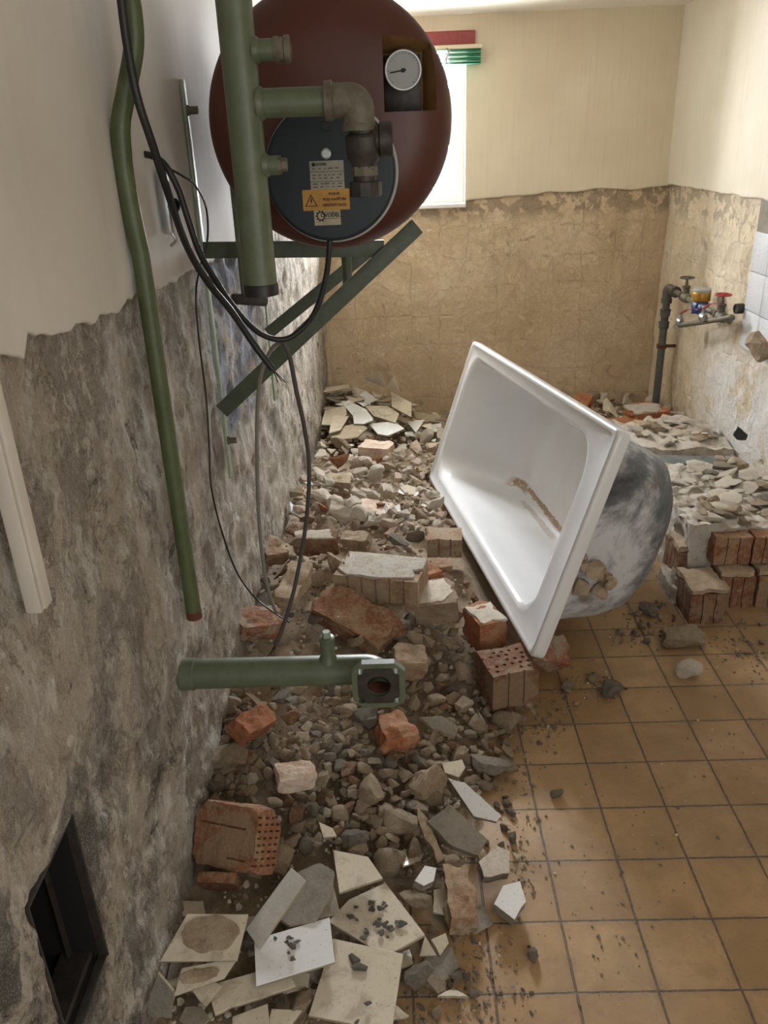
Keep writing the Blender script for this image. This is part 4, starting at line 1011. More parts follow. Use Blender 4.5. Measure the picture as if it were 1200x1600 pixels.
# ------------------------------------------------------------------ generators for broken pieces
def hull_mesh(name, rnd, dims, npts=16, boxy=0.0, rough=0.06, sub=2, bev=0.06, mats=()):
    bm = bmesh.new(); pts = []
    for _ in range(npts):
        d = Vector((rnd.gauss(0, 1), rnd.gauss(0, 1), rnd.gauss(0, 1))).normalized()
        if boxy:
            mx_ = max(abs(d.x), abs(d.y), abs(d.z)); d = d.lerp(d/mx_, boxy)
        pts.append(bm.verts.new(Vector((d.x*dims[0], d.y*dims[1], d.z*dims[2]))*0.5*rnd.uniform(0.85, 1.1)))
    r = bmesh.ops.convex_hull(bm, input=pts)
    dead = [g for g in r['geom_interior'] if isinstance(g, bmesh.types.BMVert)]
    if dead: bmesh.ops.delete(bm, geom=dead, context='VERTS')
    bmesh.ops.dissolve_limit(bm, angle_limit=math.radians(14), verts=bm.verts, edges=bm.edges)
    s = min(dims)
    bmesh.ops.bevel(bm, geom=list(bm.edges), offset=s*bev, segments=1, affect='EDGES')
    bmesh.ops.triangulate(bm, faces=bm.faces)
    for _ in range(sub):
        bmesh.ops.subdivide_edges(bm, edges=[e for e in bm.edges if e.calc_length() > s*0.22], cuts=1, use_grid_fill=True)
        bmesh.ops.triangulate(bm, faces=[f for f in bm.faces if len(f.verts) > 3])
    off = Vector((rnd.random()*50, rnd.random()*50, 0)); k = 2.2/s
    bm.normal_update()
    for v in bm.verts:
        v.co += v.normal*(rough*s*noise.fractal(v.co*k+off, 0.9, 2.1, 4))
        q = math.sqrt(sum((v.co[i]/(dims[i]*.62))**2 for i in range(3)))
        if q > (1.35 if boxy > .5 else 1.0): v.co *= (1.35 if boxy > .5 else 1.0)/q
    bmesh.ops.recalc_face_normals(bm, faces=bm.faces)
    for f in bm.faces: f.smooth = True
    for e in bm.edges:
        if len(e.link_faces) == 2 and e.calc_face_angle(0) > 0.55: e.smooth = False
    me = bpy.data.meshes.new(name); bm.to_mesh(me); bm.free()
    for m_ in mats: me.materials.append(M[m_])
    return me
RM = {}
def variants(key, n_, fn):
    RM[key] = [fn(random.Random(hash_(key)+i)) for i in range(n_)]
def hash_(s): return sum((i+1)*ord(c) for i, c in enumerate(s))
# unit-size meshes (longest side about 1), one set per material
for mat_ in ('lump', 'lump_pale', 'lump_pink', 'lump_grey'):
    variants('stone/'+mat_, 7, lambda r, m_=mat_: hull_mesh('stone', r, (1, r.uniform(.65, .9), r.uniform(.5, .75)), 18, 0.15, .07, 2, .08, (m_,)))
for mat_ in ('lump', 'lump_pale', 'lump_pink', 'lump_grey', 'brick', 'brick_orange', 'brick_dusty', 'brick_mortared'):
    variants('chunk/'+mat_, 5, lambda r, m_=mat_: hull_mesh('chunk', r, (1, r.uniform(.5, .8), r.uniform(.35, .6)), 13, 0.65, .11, 2, .03, (m_,)))
for mat_ in ('dark_chip', 'lump_grey', 'lump_pale', 'lump'):
    variants('chip/'+mat_, 5, lambda r, m_=mat_: hull_mesh('chip', r, (1, r.uniform(.6, .95), r.uniform(.15, .3)), 12, 0.4, .06, 1, .04, (m_,)))

def shard_bm(poly, t, top='glaze', rnd=None, bev=0.0008):
    """poly: local 2D outline; the glazed face up"""
    bm = bmesh.new()
    a = [bm.verts.new((x, y, 0)) for x, y in poly]; b = [bm.verts.new((x, y, -t)) for x, y in poly]
    ft = bm.faces.new(a); fb = bm.faces.new(list(reversed(b)))
    for k in range(len(a)): bm.faces.new((a[k], b[k], b[(k+1) % len(a)], a[(k+1) % len(a)]))
    bmesh.ops.recalc_face_normals(bm, faces=bm.faces)
    bmesh.ops.bevel(bm, geom=[e for e in ft.edges], offset=bev, segments=1, affect='EDGES')
    bm.normal_update()
    for f in bm.faces: f.material_index = 0 if f.normal.z > 0.3 else 1
    return bm
def jag(poly, rnd, amt, skip=()):
    """roughen the broken edges of an outline"""
    out = []
    for k in range(len(poly)):
        a, b = Vector(poly[k]), Vector(poly[(k+1) % len(poly)]); out.append(tuple(a))
        if k in skip: continue
        m_ = max(1, int((b-a).length/0.014)); nn = Vector((-(b-a).y, (b-a).x)).normalized()
        for i in range(1, m_): out.append(tuple(a.lerp(b, i/m_)+nn*rnd.gauss(0, amt)))
    return out
def shard_mesh(r, mats):
    k = r.choice((3, 4, 4, 5)); a0 = r.random()*6; poly = []
    for i in range(k):
        a = a0+2*math.pi*(i+r.uniform(-.25, .25))/k; poly.append((math.cos(a)*.055*r.uniform(.7, 1.15), math.sin(a)*.045*r.uniform(.7, 1.15)))
    poly = jag(poly, r, .0012, skip=(0,) if r.random() < .6 else ())
    bm = shard_bm(poly, .0065)
    me = bpy.data.meshes.new('shard'); bm.to_mesh(me); bm.free()
    for m_ in mats: me.materials.append(M[m_])
    return me
variants('shard/glaze', 8, lambda r: shard_mesh(r, ('glaze', 'tile_body')))
variants('shard/white', 6, lambda r: shard_mesh(r, ('glaze_white', 'tile_body')))
variants('shard/back', 6, lambda r: shard_mesh(r, ('grout_bed', 'tile_body')))

ITEMS = []          # every piece with its place in the frame, for spacing
def placed(o, u, v, wpx): ITEMS.append((u, v, wpx, o)); return o
HERO = []           # landmarks: (short name, u, v)
def inst(key, i, name, loc, size, rot):
    o = bpy.data.objects.new(name, RM[key][i % len(RM[key])]); COL.objects.link(o)
    o.location = loc; o.rotation_euler = rot; o.scale = (size,)*3 if isinstance(size, (int, float)) else size
    return o

# ------------------------------------------------------------------ bricks placed by hand
def brick_frame(p0, p1, p2):
    A, B, C_ = onz(*p0), onz(*p1), onz(*p2)
    e1 = (B-A); L = e1.length; e1 = e1.normalized(); w = C_-A; w = w-e1*w.dot(e1); W = w.length; e2 = w.normalized(); e3 = e1.cross(e2)
    return A, e1, e2, e3, L, W
def brick(label, p0, p1, p2, h, mat, style='solid', rough=.007, mortar=None, group=None, land=None, name='brick', seed=1):
    """p0 front-left, p1 front-right, p2 back-left corner of the top face (u, v, height); h goes down"""
    A, e1, e2, e3, L, W = brick_frame(p0, p1, p2)
    if L > .30: L = .30
    W = min(W, .17); rnd = random.Random(seed*7+3)
    R = Matrix((e1, e2, e3)).transposed()
    C_ = A+e1*L/2+e2*W/2-e3*h/2; base = C_-e3*h/2
    o = empty(name, base, label, 'brick', group); o.rotation_euler = R.to_euler()
    bm = bmesh.new()
    if style in ('grooved', 'perforated'):
        # hollow clay block: notched outline, run through the height
        out = []; n1 = max(2, round(L/.042)); n2 = max(2, round(W/.042)); g = .0028; dd = .005
        def side(a, b, nn):
            a, b = Vector(a), Vector(b); t = (b-a).normalized(); nrm = Vector((-t.y, t.x)); ln = (b-a).length
            out.append(a)
            for k in range(1, nn):
                c_ = a+t*ln*(k/nn); out.extend((c_-t*g, c_-t*g+nrm*dd, c_+t*g+nrm*dd, c_+t*g))
        x, y = L/2, W/2
        side((-x, -y), (x, -y), n1); side((x, -y), (x, y), n2); side((x, y), (-x, y), n1); side((-x, y), (-x, -y), n2)
        rows = 9; rings = []
        for r_ in range(rows+1):
            z = h*r_/rows; ring = []
            for q in out:
                n_ = noise.fractal(Vector((q.x*14+seed, q.y*14, z*14)), .9, 2.1, 4)
                zz = z-(abs(noise.fractal(Vector((q.x*22+seed, q.y*22, 7)), .9, 2.1, 3))*.012 if r_ == rows else 0)
                ring.append(bm.verts.new((q.x*(1+n_*.012), q.y*(1+n_*.012), zz)))
            rings.append(ring)
        m_ = len(out)
        for a, b in zip(rings, rings[1:]):
            for k in range(m_): bm.faces.new((a[k], a[(k+1) % m_], b[(k+1) % m_], b[k]))
        bm.faces.new(list(reversed(rings[0]))); bm.faces.new(rings[-1])
        b_ = bm_obj('clay_body', bm, mat, o, auto=35, wc=False)
    else:
        cuts = 15
        add_box(bm, (0, 0, h/2), L, W, h); bmesh.ops.subdivide_edges(bm, edges=list(bm.edges), cuts=cuts, use_grid_fill=True)
        chips = [(Vector((sx*L/2, sy*W/2, sz*h)), rnd.uniform(.1, .32)*min(L, W, h*1.6)) for sx in (-1, 1) for sy in (-1, 1) for sz in (0, 1)]
        ctr = Vector((0, 0, h/2)); brk = rnd.choice((-1, 1)) if style == 'broken' else 0
        for v in bm.verts:
            p = v.co.copy()
            for c_, rad in chips:
                d = (p-c_).length
                if d < rad: p = p.lerp(ctr, (1-d/rad)*.28*rad/.03*.5 if rad < .06 else (1-d/rad)*.3)
            n_ = noise.fractal(Vector((p.x*16+seed*3, p.y*16, p.z*16)), .9, 2.1, 5)
            d = (p-ctr); d.normalize(); p += d*(n_*rough*1.4+noise.fractal(Vector((p.x*60+seed, p.y*60, p.z*60)), .9, 2.1, 3)*.0025)
            if brk and p.x*brk > L*.30: p.x -= brk*(.30+.5*noise.fractal(Vector((p.y*25+seed, p.z*25, 2)), .9, 2.1, 3))*(abs(p.x)-L*.30)
            v.co = p
        b_ = bm_obj('clay_body', bm, mat, o, auto=38, wc=False)
    if style == 'perforated':
        cb = bmesh.new(); n1 = max(2, round(L/.026)); n2 = max(2, round(W/.026))
        for i in range(n1):
            for j in range(n2):
                if n1 > 2 and rnd.random() < .12: continue
                lathe_bm(cb, ((i+.5)/n1*L*.86-L*.43+(.006 if j % 2 else 0), (j+.5)/n2*W*.84-W*.42, h*.45), (0, 0, 1), [(0, .0055), (h, .0055)], 10)
        boolean(b_, cb)
    if style == 'slotted':     # rows of slots seen in the end face
        cb = bmesh.new()
        for i in range(4):
            for j in range(8):
                add_box(cb, (L/2, -W*.42+W*.84*(j+.5)/8, h*(i+.5)/4), .05, W*.035, h*.14)
        add_box(cb, (-L*.05, W*.16, h), L*.75, .004, .012); add_box(cb, (L*.22, -W*.32, h), L*.3, .004, .010)
        boolean(b_, cb)
    b_.parent = o; b_.matrix_parent_inverse = Matrix.Identity(4)
    if mortar:
        # bed of old mortar left on the top face
        bm = bmesh.new(); nn = 26; pts = []
        cx0, cy0 = rnd.uniform(-.06, .06)*L, rnd.uniform(-.05, .05)*W
        sx_, sy_ = mortar[1] if len(mortar) > 1 else (.46, .46)
        for k in range(nn):
            a = 2*math.pi*k/nn; rr = 1/max(abs(math.cos(a)), abs(math.sin(a)))*(1+.0); rr *= 1+.34*noise.fractal(Vector((math.cos(a)*2+seed, math.sin(a)*2, 1)), .9, 2.1, 3)-.06
            pts.append((max(-L*.5, min(L*.5, cx0+math.cos(a)*rr*sx_*L)), max(-W*.5, min(W*.5, cy0+math.sin(a)*rr*sy_*W))))
        th = .006; inner = [(x*.6, y*.6) for x, y in pts]
        v0 = [bm.verts.new((x, y, h-.004)) for x, y in pts]; v1 = [bm.verts.new((x*.985, y*.985, h+th*.7+.003*noise.noise(Vector((x*60, y*60, seed))))) for x, y in pts]
        v2 = [bm.verts.new((x, y, h+th+.003*noise.noise(Vector((x*50, y*50, seed+2))))) for x, y in inner]; vc = bm.verts.new((0, 0, h+th))
        for k in range(nn):
            k2 = (k+1) % nn; bm.faces.new((v0[k], v0[k2], v1[k2], v1[k])); bm.faces.new((v1[k], v1[k2], v2[k2], v2[k])); bm.faces.new((v2[k], v2[k2], vc))
        bm.faces.new(list(reversed(v0)))
        bm_obj('mortar_layer', bm, mortar[0], o, auto=30, wc=False)['label'] = 'pale layer of old mortar'
    u = (p0[0]+p1[0])/2+(p2[0]-p0[0])/2; v = (p0[1]+p1[1])/2+(p2[1]-p0[1])/2+10
    placed(o, u, v, abs(p1[0]-p0[0])*.9)
    if land: HERO.append((land, u, v))
    return o
GB = 'bricks in the rubble heap'
brick('large hollow brick with pale mortar top and grooved sides in the middle of the heap', (521, 897, .30), (652, 910, .30), (546, 862, .30), .10, 'brick_dusty', 'grooved', mortar=('crust', (.50, .50)), group=GB, land='large grooved brick', seed=2)
brick('long rough brown brick lying slantwise above the flanged pipe', (476, 945, .25), (590, 1008, .20), (545, 920, .27), .065, 'brick', 'broken', .010, group=GB, land='long rough brown brick', seed=3)
brick('brown brick with pale mortar top, right of the large grooved brick', (648, 948, .21), (716, 940, .22), (664, 908, .22), .07, 'brick_dusty', 'solid', mortar=('lump_pale',), group=GB, land='brick right of the grooved brick', seed=4)
brick('brick with thick pale mortar on top, under the long edge of the bathtub', (750, 978, .185), (793, 968, .185), (733, 946, .185), .10, 'brick_orange', 'solid', mortar=('lump_pale',), group=GB, land='mortared brick under the tub edge', seed=5)
brick('brick with round holes in its end, under the low corner of the bathtub', (771, 1057, .160), (843, 1043, .160), (748, 1015, .160), .115, 'brick', 'perforated', group=GB, land='brick with round holes', seed=6)
brick('brown brick with a fresh orange side, leaning behind the low bathtub corner', (838, 1028, .13), (896, 1040, .06), (850, 985, .16), .07, 'brick_mortared', 'broken', .008, group=GB, land='brick behind the tub corner', seed=7)
brick('mortar-smeared brick with orange middle, against the left wall above the flanged pipe', (376, 982, .30), (444, 974, .28), (386, 950, .31), .05, 'brick_mortared', 'solid', .006, group=GB, land='mortar-smeared brick by the wall', seed=8)
brick('small ribbed hollow brick standing beside the upper bathtub edge', (667, 842, .20), (722, 842, .20), (672, 822, .20), .075, 'brick_dusty', 'grooved', group=GB, land='ribbed brick beside the tub', seed=9)
brick('dark red brick with dusty top behind the large grooved brick, near the wall', (458, 844, .28), (526, 842, .28), (464, 829, .29), .07, 'brick', 'solid', .005, mortar=('lump_pale',), group=GB, land='dark red brick', seed=10)
brick('pale pink brick lying in the pale rubble left of the bathtub', (553, 795, .22), (604, 806, .21), (566, 776, .23), .045, 'lump_pink', 'broken', .007, group=GB, land='pale pink brick', seed=11)
brick('pale long brick with pink end, in front of the heap of wall tiles', (556, 698, .15), (607, 702, .15), (560, 686, .16), .06, 'lump_pink', 'broken', .008, group=GB, land='long pale brick', seed=12)
brick('big red-brown slotted brick leaning against the left wall', (298, 1345, .10), (392, 1368, .15), (322, 1250, .20), .075, 'brick', 'slotted', .003, group=GB, land='big slotted brick', seed=13)
brick('red brick end showing beneath the big slotted brick', (306, 1378, .13), (366, 1380, .13), (310, 1362, .14), .085, 'brick', 'solid', .004, group=GB, land='red brick end', seed=14)
brick('narrow weathered brick lying along the heap edge near the bare floor', (703, 1436, .055), (747, 1432, .055), (692, 1352, .065), .05, 'brick_dusty', 'broken', .010, group=GB, land='narrow weathered brick', seed=15)
brick('pinkish-grey brick piece with a pitted end, in the gravel above the big slotted brick', (436, 1222, .20), (500, 1212, .19), (448, 1190, .21), .045, 'lump_pink', 'broken', .006, group=GB, land='pinkish pitted brick piece', seed=16)
brick('crumbling orange brick below the square flange', (600, 1158, .14), (652, 1148, .13), (604, 1116, .15), .05, 'brick_orange', 'broken', .014, group=GB, land='crumbling orange brick', seed=17)
brick('orange brick half buried in gravel below the flanged pipe', (385, 1150, .24), (438, 1122, .22), (380, 1112, .26), .055, 'brick_orange', 'broken', .008, group=GB, land='orange brick in the gravel', seed=18)
brick('brown brick lump just above the square flange', (616, 1036, .19), (668, 1036, .18), (622, 1006, .20), .07, 'brick_dusty', 'broken', .008, group=GB, land='brown lump above the flange', seed=19)
brick('mortared brick standing half upright near the dangling cables', (424, 930, .30), (462, 938, .29), (446, 872, .34), .05, 'lump', 'broken', .008, group=GB, land='half-upright mortared piece', seed=20)
brick('small reddish brick piece beside the dark red brick, touching the wall', (418, 868, .29), (452, 862, .28), (424, 838, .31), .05, 'brick_dusty', 'broken', .008, group=GB, seed=21)
brick('small orange brick tucked behind the right end of the large grooved brick', (664, 900, .23), (690, 892, .23), (668, 880, .24), .05, 'brick_orange', 'solid', .004, group=GB, seed=22)
brick('small brown brick piece between the ribbed brick and the tub edge', (683, 888, .19), (708, 884, .18), (688, 872, .19), .05, 'brick', 'broken', .005, group=GB, seed=23)
brick('orange brick standing on end against the tub top, near the back wall', (886, 634, .15), (916, 640, .14), (900, 606, .19), .08, 'brick_orange', 'broken', .008, group=GB, land='orange brick behind the tub', seed=24)
brick('orange brick with white-plastered top in front of the grey waste pipe', (992, 648, .20), (1048, 642, .20), (1000, 630, .21), .09, 'brick_orange', 'broken', .008, mortar=('crust',), group=GB, land='white-topped orange brick', seed=25)
brick('orange brick piece left of the white-topped one, behind the bathtub', (958, 664, .16), (1000, 656, .16), (968, 650, .17), .07, 'brick_orange', 'broken', .009, group=GB, seed=26)
brick('pale block lying in the rubble below the pale pink brick', (530, 842, .25), (570, 846, .25), (536, 828, .26), .055, 'lump', 'solid', .005, group=GB, seed=27)
brick('rough beige block beside the left wall cables, on the pale rubble', (508, 752, .24), (549, 755, .23), (512, 738, .25), .045, 'lump', 'broken', .008, group=GB, land='rough beige block', seed=28)
brick('second rough beige block, lying under the upper one beside the cables', (510, 768, .19), (548, 772, .19), (514, 758, .20), .045, 'lump', 'broken', .008, group=GB, seed=29)

# ------------------------------------------------------------------ remains of the brick tub surround on the right
GS = 'hollow bricks of the broken wall stub'
def wallbrick(label, u0, v0, u1, yy, ztop, zbot, W=.16, mat='brick', mort=None, seed=1, land=None):
    a = ony(u0, v0, yy); b = ony(u1, v0, yy)
    o = empty('hollow_brick', ((a.x+b.x)/2, yy+W/2, zbot), label, 'brick', GS)
    L = b.x-a.x; h = ztop-zbot; out = []; n1 = max(2, round(L/.038)); g = .0022; dd = .006; x, y = L/2, W/2
    def side(a, b, nn):
        a, b = Vector(a), Vector(b); t = (b-a).normalized(); nrm = Vector((-t.y, t.x)); ln = (b-a).length; out.append(a)
        for k in range(1, nn):
            c_ = a+t*ln*(k/nn); out.extend((c_-t*g, c_-t*g+nrm*dd, c_+t*g+nrm*dd, c_+t*g))
    side((-x, -y), (x, -y), n1); side((x, -y), (x, y), 4); side((x, y), (-x, y), n1); side((-x, y), (-x, -y), 4)
    bm = bmesh.new(); rows = 8; rings = []
    for r_ in range(rows+1):
        z = h*r_/rows
        rings.append([bm.verts.new((q.x+.004*noise.noise(Vector((q.x*20+seed, q.y*20, z*25))), q.y+.004*noise.noise(Vector((q.x*20, q.y*20+seed, z*25))), z-(abs(noise.noise(Vector((q.x*30+seed, q.y*30, 3))))*.012 if r_ == rows else 0))) for q in out])
    m_ = len(out)
    for p, q in zip(rings, rings[1:]):
        for k in range(m_): bm.faces.new((p[k], p[(k+1) % m_], q[(k+1) % m_], q[k]))
    bm.faces.new(list(reversed(rings[0]))); bm.faces.new(rings[-1])
    bm_obj('clay_body', bm, mat, o, auto=35, wc=False)
    if mort:
        bm = bmesh.new(); add_box(bm, (0, 0, h+.006), L*.97, W*.95, .016); bmesh.ops.subdivide_edges(bm, edges=list(bm.edges), cuts=9, use_grid_fill=True)
        for v in bm.verts: v.co += Vector((noise.noise(v.co*30+Vector((seed, 0, 0)))*.010, noise.noise(v.co*30+Vector((0, seed, 0)))*.010, noise.fractal(v.co*30+Vector((0, 0, seed)), .9, 2.1, 3)*.008))
        bm_obj('mortar_layer', bm, mort, o, auto=40, wc=False)['label'] = 'crumbly beige mortar on top'
    placed(o, (u0+u1)/2, v0+20, (u1-u0)*.8)
    if land: HERO.append((land, (u0+u1)/2, v0+20))
    return o
zA = .128
wallbrick('front hollow brick of the wall stub, standing lowest and farthest forward', 1081, 930, 1139, 2.31, .112, 0, .16, 'brick', 'lump', 31, 'front hollow brick')
wallbrick('hollow brick of the lower course, directly right of the front one', 1128, 905, 1182, 2.40, .122, 0, .16, 'brick', 'lump', 32)
wallbrick('lower-course hollow brick at the right frame edge', 1187, 905, 1262, 2.40, .122, 0, .16, 'brick', 'lump', 33)
wallbrick('upper-course hollow brick of the wall stub, left one under the plaster', 1119, 843, 1176, 2.45, .245, .142, .18, 'brick', None, 34, 'upper hollow brick')
wallbrick('upper-course hollow brick of the wall stub at the right frame edge', 1180, 843, 1262, 2.45, .245, .142, .18, 'brick', None, 35)
wallbrick('lone reddish brick at the inner corner of the stub, left of the upper course', 1060, 868, 1108, 2.52, .160, .03, .14, 'brick', 'lump', 36)
# mass of the stub with its ragged plaster sides
def mass(name, label, cat, x0, x1, y0, y1, z0, z1, mat, amp=.014, step=.02, seed=0, parent=None):
    bm = bmesh.new(); nx, ny, nzz = max(2, int((x1-x0)/step)), max(2, int((y1-y0)/step)), max(2, int((z1-z0)/step))
    def P(x, y, z):
        q = Vector((x*9+seed, y*9, z*9)); d = Vector((noise.fractal(q, .8, 2.2, 5), noise.fractal(q+Vector((9, 1, 4)), .8, 2.2, 5), noise.fractal(q+Vector((2, 7, 1)), .8, 2.2, 5)))
        lay = math.floor(noise.fractal(Vector((x*5+seed, y*5, 3)), .9, 2.1, 4)*5)/5
        return Vector((x, y, z))+d*amp+Vector((0, 0, lay*.03*(z-z0)/(z1-z0)))
    def face(f, a, b):
        g = [[bm.verts.new(f(i/a, j/b)) for j in range(b+1)] for i in range(a+1)]
        for i in range(a):
            for j in range(b): bm.faces.new((g[i][j], g[i+1][j], g[i+1][j+1], g[i][j+1]))
    X_ = lambda t: x0+(x1-x0)*t; Y_ = lambda t: y0+(y1-y0)*t; Z_ = lambda t: z0+(z1-z0)*t
    face(lambda a, b: P(X_(a), Y_(b), z1), nx, ny); face(lambda a, b: P(X_(a), Y_(b), z0), nx, ny)
    face(lambda a, b: P(X_(a), y0, Z_(b)), nx, nzz); face(lambda a, b: P(X_(a), y1, Z_(b)), nx, nzz)
    face(lambda a, b: P(x0, Y_(a), Z_(b)), ny, nzz); face(lambda a, b: P(x1, Y_(a), Z_(b)), ny, nzz)
    bmesh.ops.remove_doubles(bm, verts=bm.verts, dist=1e-4)
    o = bm_obj(name, bm, mat, parent, auto=40)
    if parent is None: recenter(o); tag(o, label, cat)
    return o
mass('masonry_bench', 'broken masonry bench along the right wall with crumbling plastered side', 'masonry', .985, XR-.005, 2.50, 3.08, -.01, .262, 'crust', .022, .015, 3)
mass('masonry_step', 'lower crumbling mortar step beside the bathtub underside', 'masonry', .925, 1.10, 2.44, 2.60, -.01, .070, 'crust', .018, .012, 6)
sb_ = empty('stone_bar', onz(1065, 742, .17), 'blue-grey stone bar lying across the rubble behind the masonry bench', 'stone bar')
A_ = onz(1002, 722, .25); B_ = onz(1124, 724, .25); e_ = (B_-A_); R_ = axes(e_)
bm = bmesh.new(); add_box(bm, (0, 0, 0), e_.length, .09, .085); bmesh.ops.subdivide_edges(bm, edges=list(bm.edges), cuts=10, use_grid_fill=True)
for v in bm.verts: v.co += v.co.normalized()*noise.fractal(v.co*14, .9, 2.1, 4)*.006
m_ = Matrix.Translation((A_+B_)/2+Vector((0, .045, -.045))) @ R_.to_4x4(); bmesh.ops.transform(bm, matrix=m_, verts=bm.verts)
bm_obj('bar', bm, 'stone_bar', sb_, auto=35)
HERO.append(('stone bar', 1065, 725)); placed(sb_, 1065, 728, 100)
mass('plaster_ledge', 'white plaster ledge left from the tub base, behind the stone bar', 'plaster ledge', 1.02, XR-.01, 3.32, 3.72, .05, .235, 'crust', .012, .02, 9)
mass('rubble_ledge', 'low mortar ledge strewn with plaster between stone bar and bench', 'plaster ledge', 1.12, XR-.01, 3.08, 3.26, .0, .19, 'crust', .012, .02, 12)
rb = hull_mesh('burnt_rubber', random.Random(4), (.075, .05, .045), 12, .8, .05, 2, .05, ('black',)); o = bpy.data.objects.new('rubber_seal', rb); COL.objects.link(o); o.location = onx(1157, 678, XR-.10); o.rotation_euler = (.3, .5, .4); tag(o, 'black rubber scrap sticking up against the right wall', 'rubber'); placed(o, 1157, 678, 25)
br = hull_mesh('brick_remnant', random.Random(14), (.16, .20, .07), 14, .6, .12, 3, .03, ('brick_dusty',)); o = bpy.data.objects.new('brick_remnant', br); COL.objects.link(o); o.location = onx(1193, 541, XR-.03); o.rotation_euler = (.2, 0, .3); tag(o, 'broken brick jutting out of the right wall beneath the white tiles', 'brick')

# ------------------------------------------------------------------ wall tiles placed by hand
def tile(label, quad, t=.0068, mat=('glaze', 'tile_body'), name='ceramic_tile', jagged=(), seed=1, group='tiles and tile pieces in the heap', cake=None, land=None, thick=None):
    P = [onz(*q) for q in quad]; c_ = sum(P, Vector())/len(P)
    nrm = Vector((0, 0, 0))
    for k in range(len(P)): nrm += (P[k]-c_).cross(P[(k+1) % len(P)]-c_)
    nrm.normalize()
    if nrm.dot(CF) > 0: nrm = -nrm
    e1 = (P[1]-P[0]); e1 = (e1-nrm*e1.dot(nrm)).normalized(); e2 = nrm.cross(e1)
    poly = [((p-c_).dot(e1), (p-c_).dot(e2)) for p in P]; r = random.Random(seed)
    if sum(poly[k][0]*poly[(k+1) % len(poly)][1]-poly[(k+1) % len(poly)][0]*poly[k][1] for k in range(len(poly))) < 0: poly.reverse()
    if jagged: poly = jag(poly, r, .0016, [k for k in range(len(poly)) if k not in jagged])
    bm = shard_bm(poly, t)
    me = bpy.data.meshes.new(name); bm.to_mesh(me); bm.free()
    for m_ in mat: me.materials.append(M[m_])
    root = None; R3 = Matrix((e1, e2, nrm)).transposed().to_euler()
    if cake:
        root = empty(name, c_, label, 'tile', group); root.rotation_euler = R3
        o = bpy.data.objects.new('tile', me); COL.objects.link(o); o.parent = root
        sc, dx, dy, cm = cake; bm = bmesh.new(); ww = max(p[0] for p in poly); hh_ = max(p[1] for p in poly); nn = 30
        pts = [(dx+ww*sc*math.cos(2*math.pi*k/nn)*(1+.3*noise.noise(Vector((math.cos(2*math.pi*k/nn)*2, math.sin(2*math.pi*k/nn)*2, seed)))), dy+hh_*sc*math.sin(2*math.pi*k/nn)*(1+.3*noise.noise(Vector((math.cos(2*math.pi*k/nn)*2, math.sin(2*math.pi*k/nn)*2, seed+5))))) for k in range(nn)]
        a = [bm.verts.new((x, y, -.001)) for x, y in pts]; b = [bm.verts.new((x*.97, y*.97, .004)) for x, y in pts]; q = [bm.verts.new((x*.5+dx*.5, y*.5+dy*.5, .006)) for x, y in pts]; cc_ = bm.verts.new((dx, dy, .0055))
        for k in range(nn):
            k2 = (k+1) % nn; bm.faces.new((a[k], a[k2], b[k2], b[k])); bm.faces.new((b[k], b[k2], q[k2], q[k])); bm.faces.new((q[k], q[k2], cc_))
        bm_obj('mortar_cake', bm, cm, root, auto=30, wc=False)['label'] = 'cake of brown mortar on the tile'
        o = root
    else:
        o = bpy.data.objects.new(name, me); COL.objects.link(o); o.location = c_; o.rotation_euler = R3; tag(o, label, 'tile', group)
    us = [q[0] for q in quad]; vs = [q[1] for q in quad]; u, v = sum(us)/len(us), sum(vs)/len(vs)
    placed(o, u, v, (max(us)-min(us))*.8)
    if land: HERO.append((land, u, v))
    return o
W2 = ('glaze_white', 'tile_body'); GB2 = ('grout_bed', 'tile_body')
tile('whole cream tile at the front of the heap, speckled with dust', [(520, 1466, .055), (630, 1490, .055), (612, 1612, .045), (482, 1586, .045)], land='front cream tile', seed=2)
tile('cream tile strewn with dark chips, behind the front tile', [(602, 1379, .050), (664, 1460, .048), (603, 1494, .048), (513, 1440, .048), (545, 1405, .05)], land='tile strewn with dark chips', seed=3)
tile('white glossy tile with mortar crumbs, left of the front tile', [(515, 1433, .085), (523, 1503, .075), (400, 1541, .080), (397, 1468, .090)], mat=W2, land='white glossy tile', seed=4)
tile('cream tile with a cake of brown mortar, resting near the left wall', [(292, 1427, .15), (388, 1429, .14), (370, 1500, .115), (250, 1503, .115)], cake=(.78, .004, .006, 'lump'), land='tile caked with mortar', seed=5)
tile('grey oblong tile piece leaning up beside the mortar-caked tile', [(455, 1355, .15), (478, 1376, .145), (404, 1481, .10), (384, 1452, .105)], t=.009, mat=('tile_pale_back', 'tile_body'), land='grey oblong tile piece', seed=6)
tile('cream tile piece half under the rubble, behind the chip-strewn tile', [(520, 1328, .09), (575, 1338, .09), (598, 1372, .085), (530, 1394, .085)], land='half-buried cream tile', seed=7)
tile('dusty tile with broken grey corner, under the white glossy tile', [(322, 1540, .065), (448, 1505, .065), (462, 1540, .06), (336, 1586, .055)], jagged=(0,), land='dusty tile under the white one', seed=8)
tile('tile with a big brown mortar cake, sticking out below the mortar-caked tile', [(284, 1512, .10), (372, 1496, .10), (350, 1528, .09), (271, 1557, .08)], cake=(.6, -.01, 0, 'lump'), jagged=(3,), seed=9)
tile('round-edged tile piece buried in grey adhesive, right of the grey oblong piece', [(448, 1368, .11), (500, 1348, .115), (522, 1362, .11), (515, 1402, .10), (492, 1440, .09), (452, 1445, .09), (430, 1428, .09)], t=.012, mat=GB2, jagged=(0, 1, 2, 3, 4, 5, 6), land='adhesive-covered round piece', seed=10)
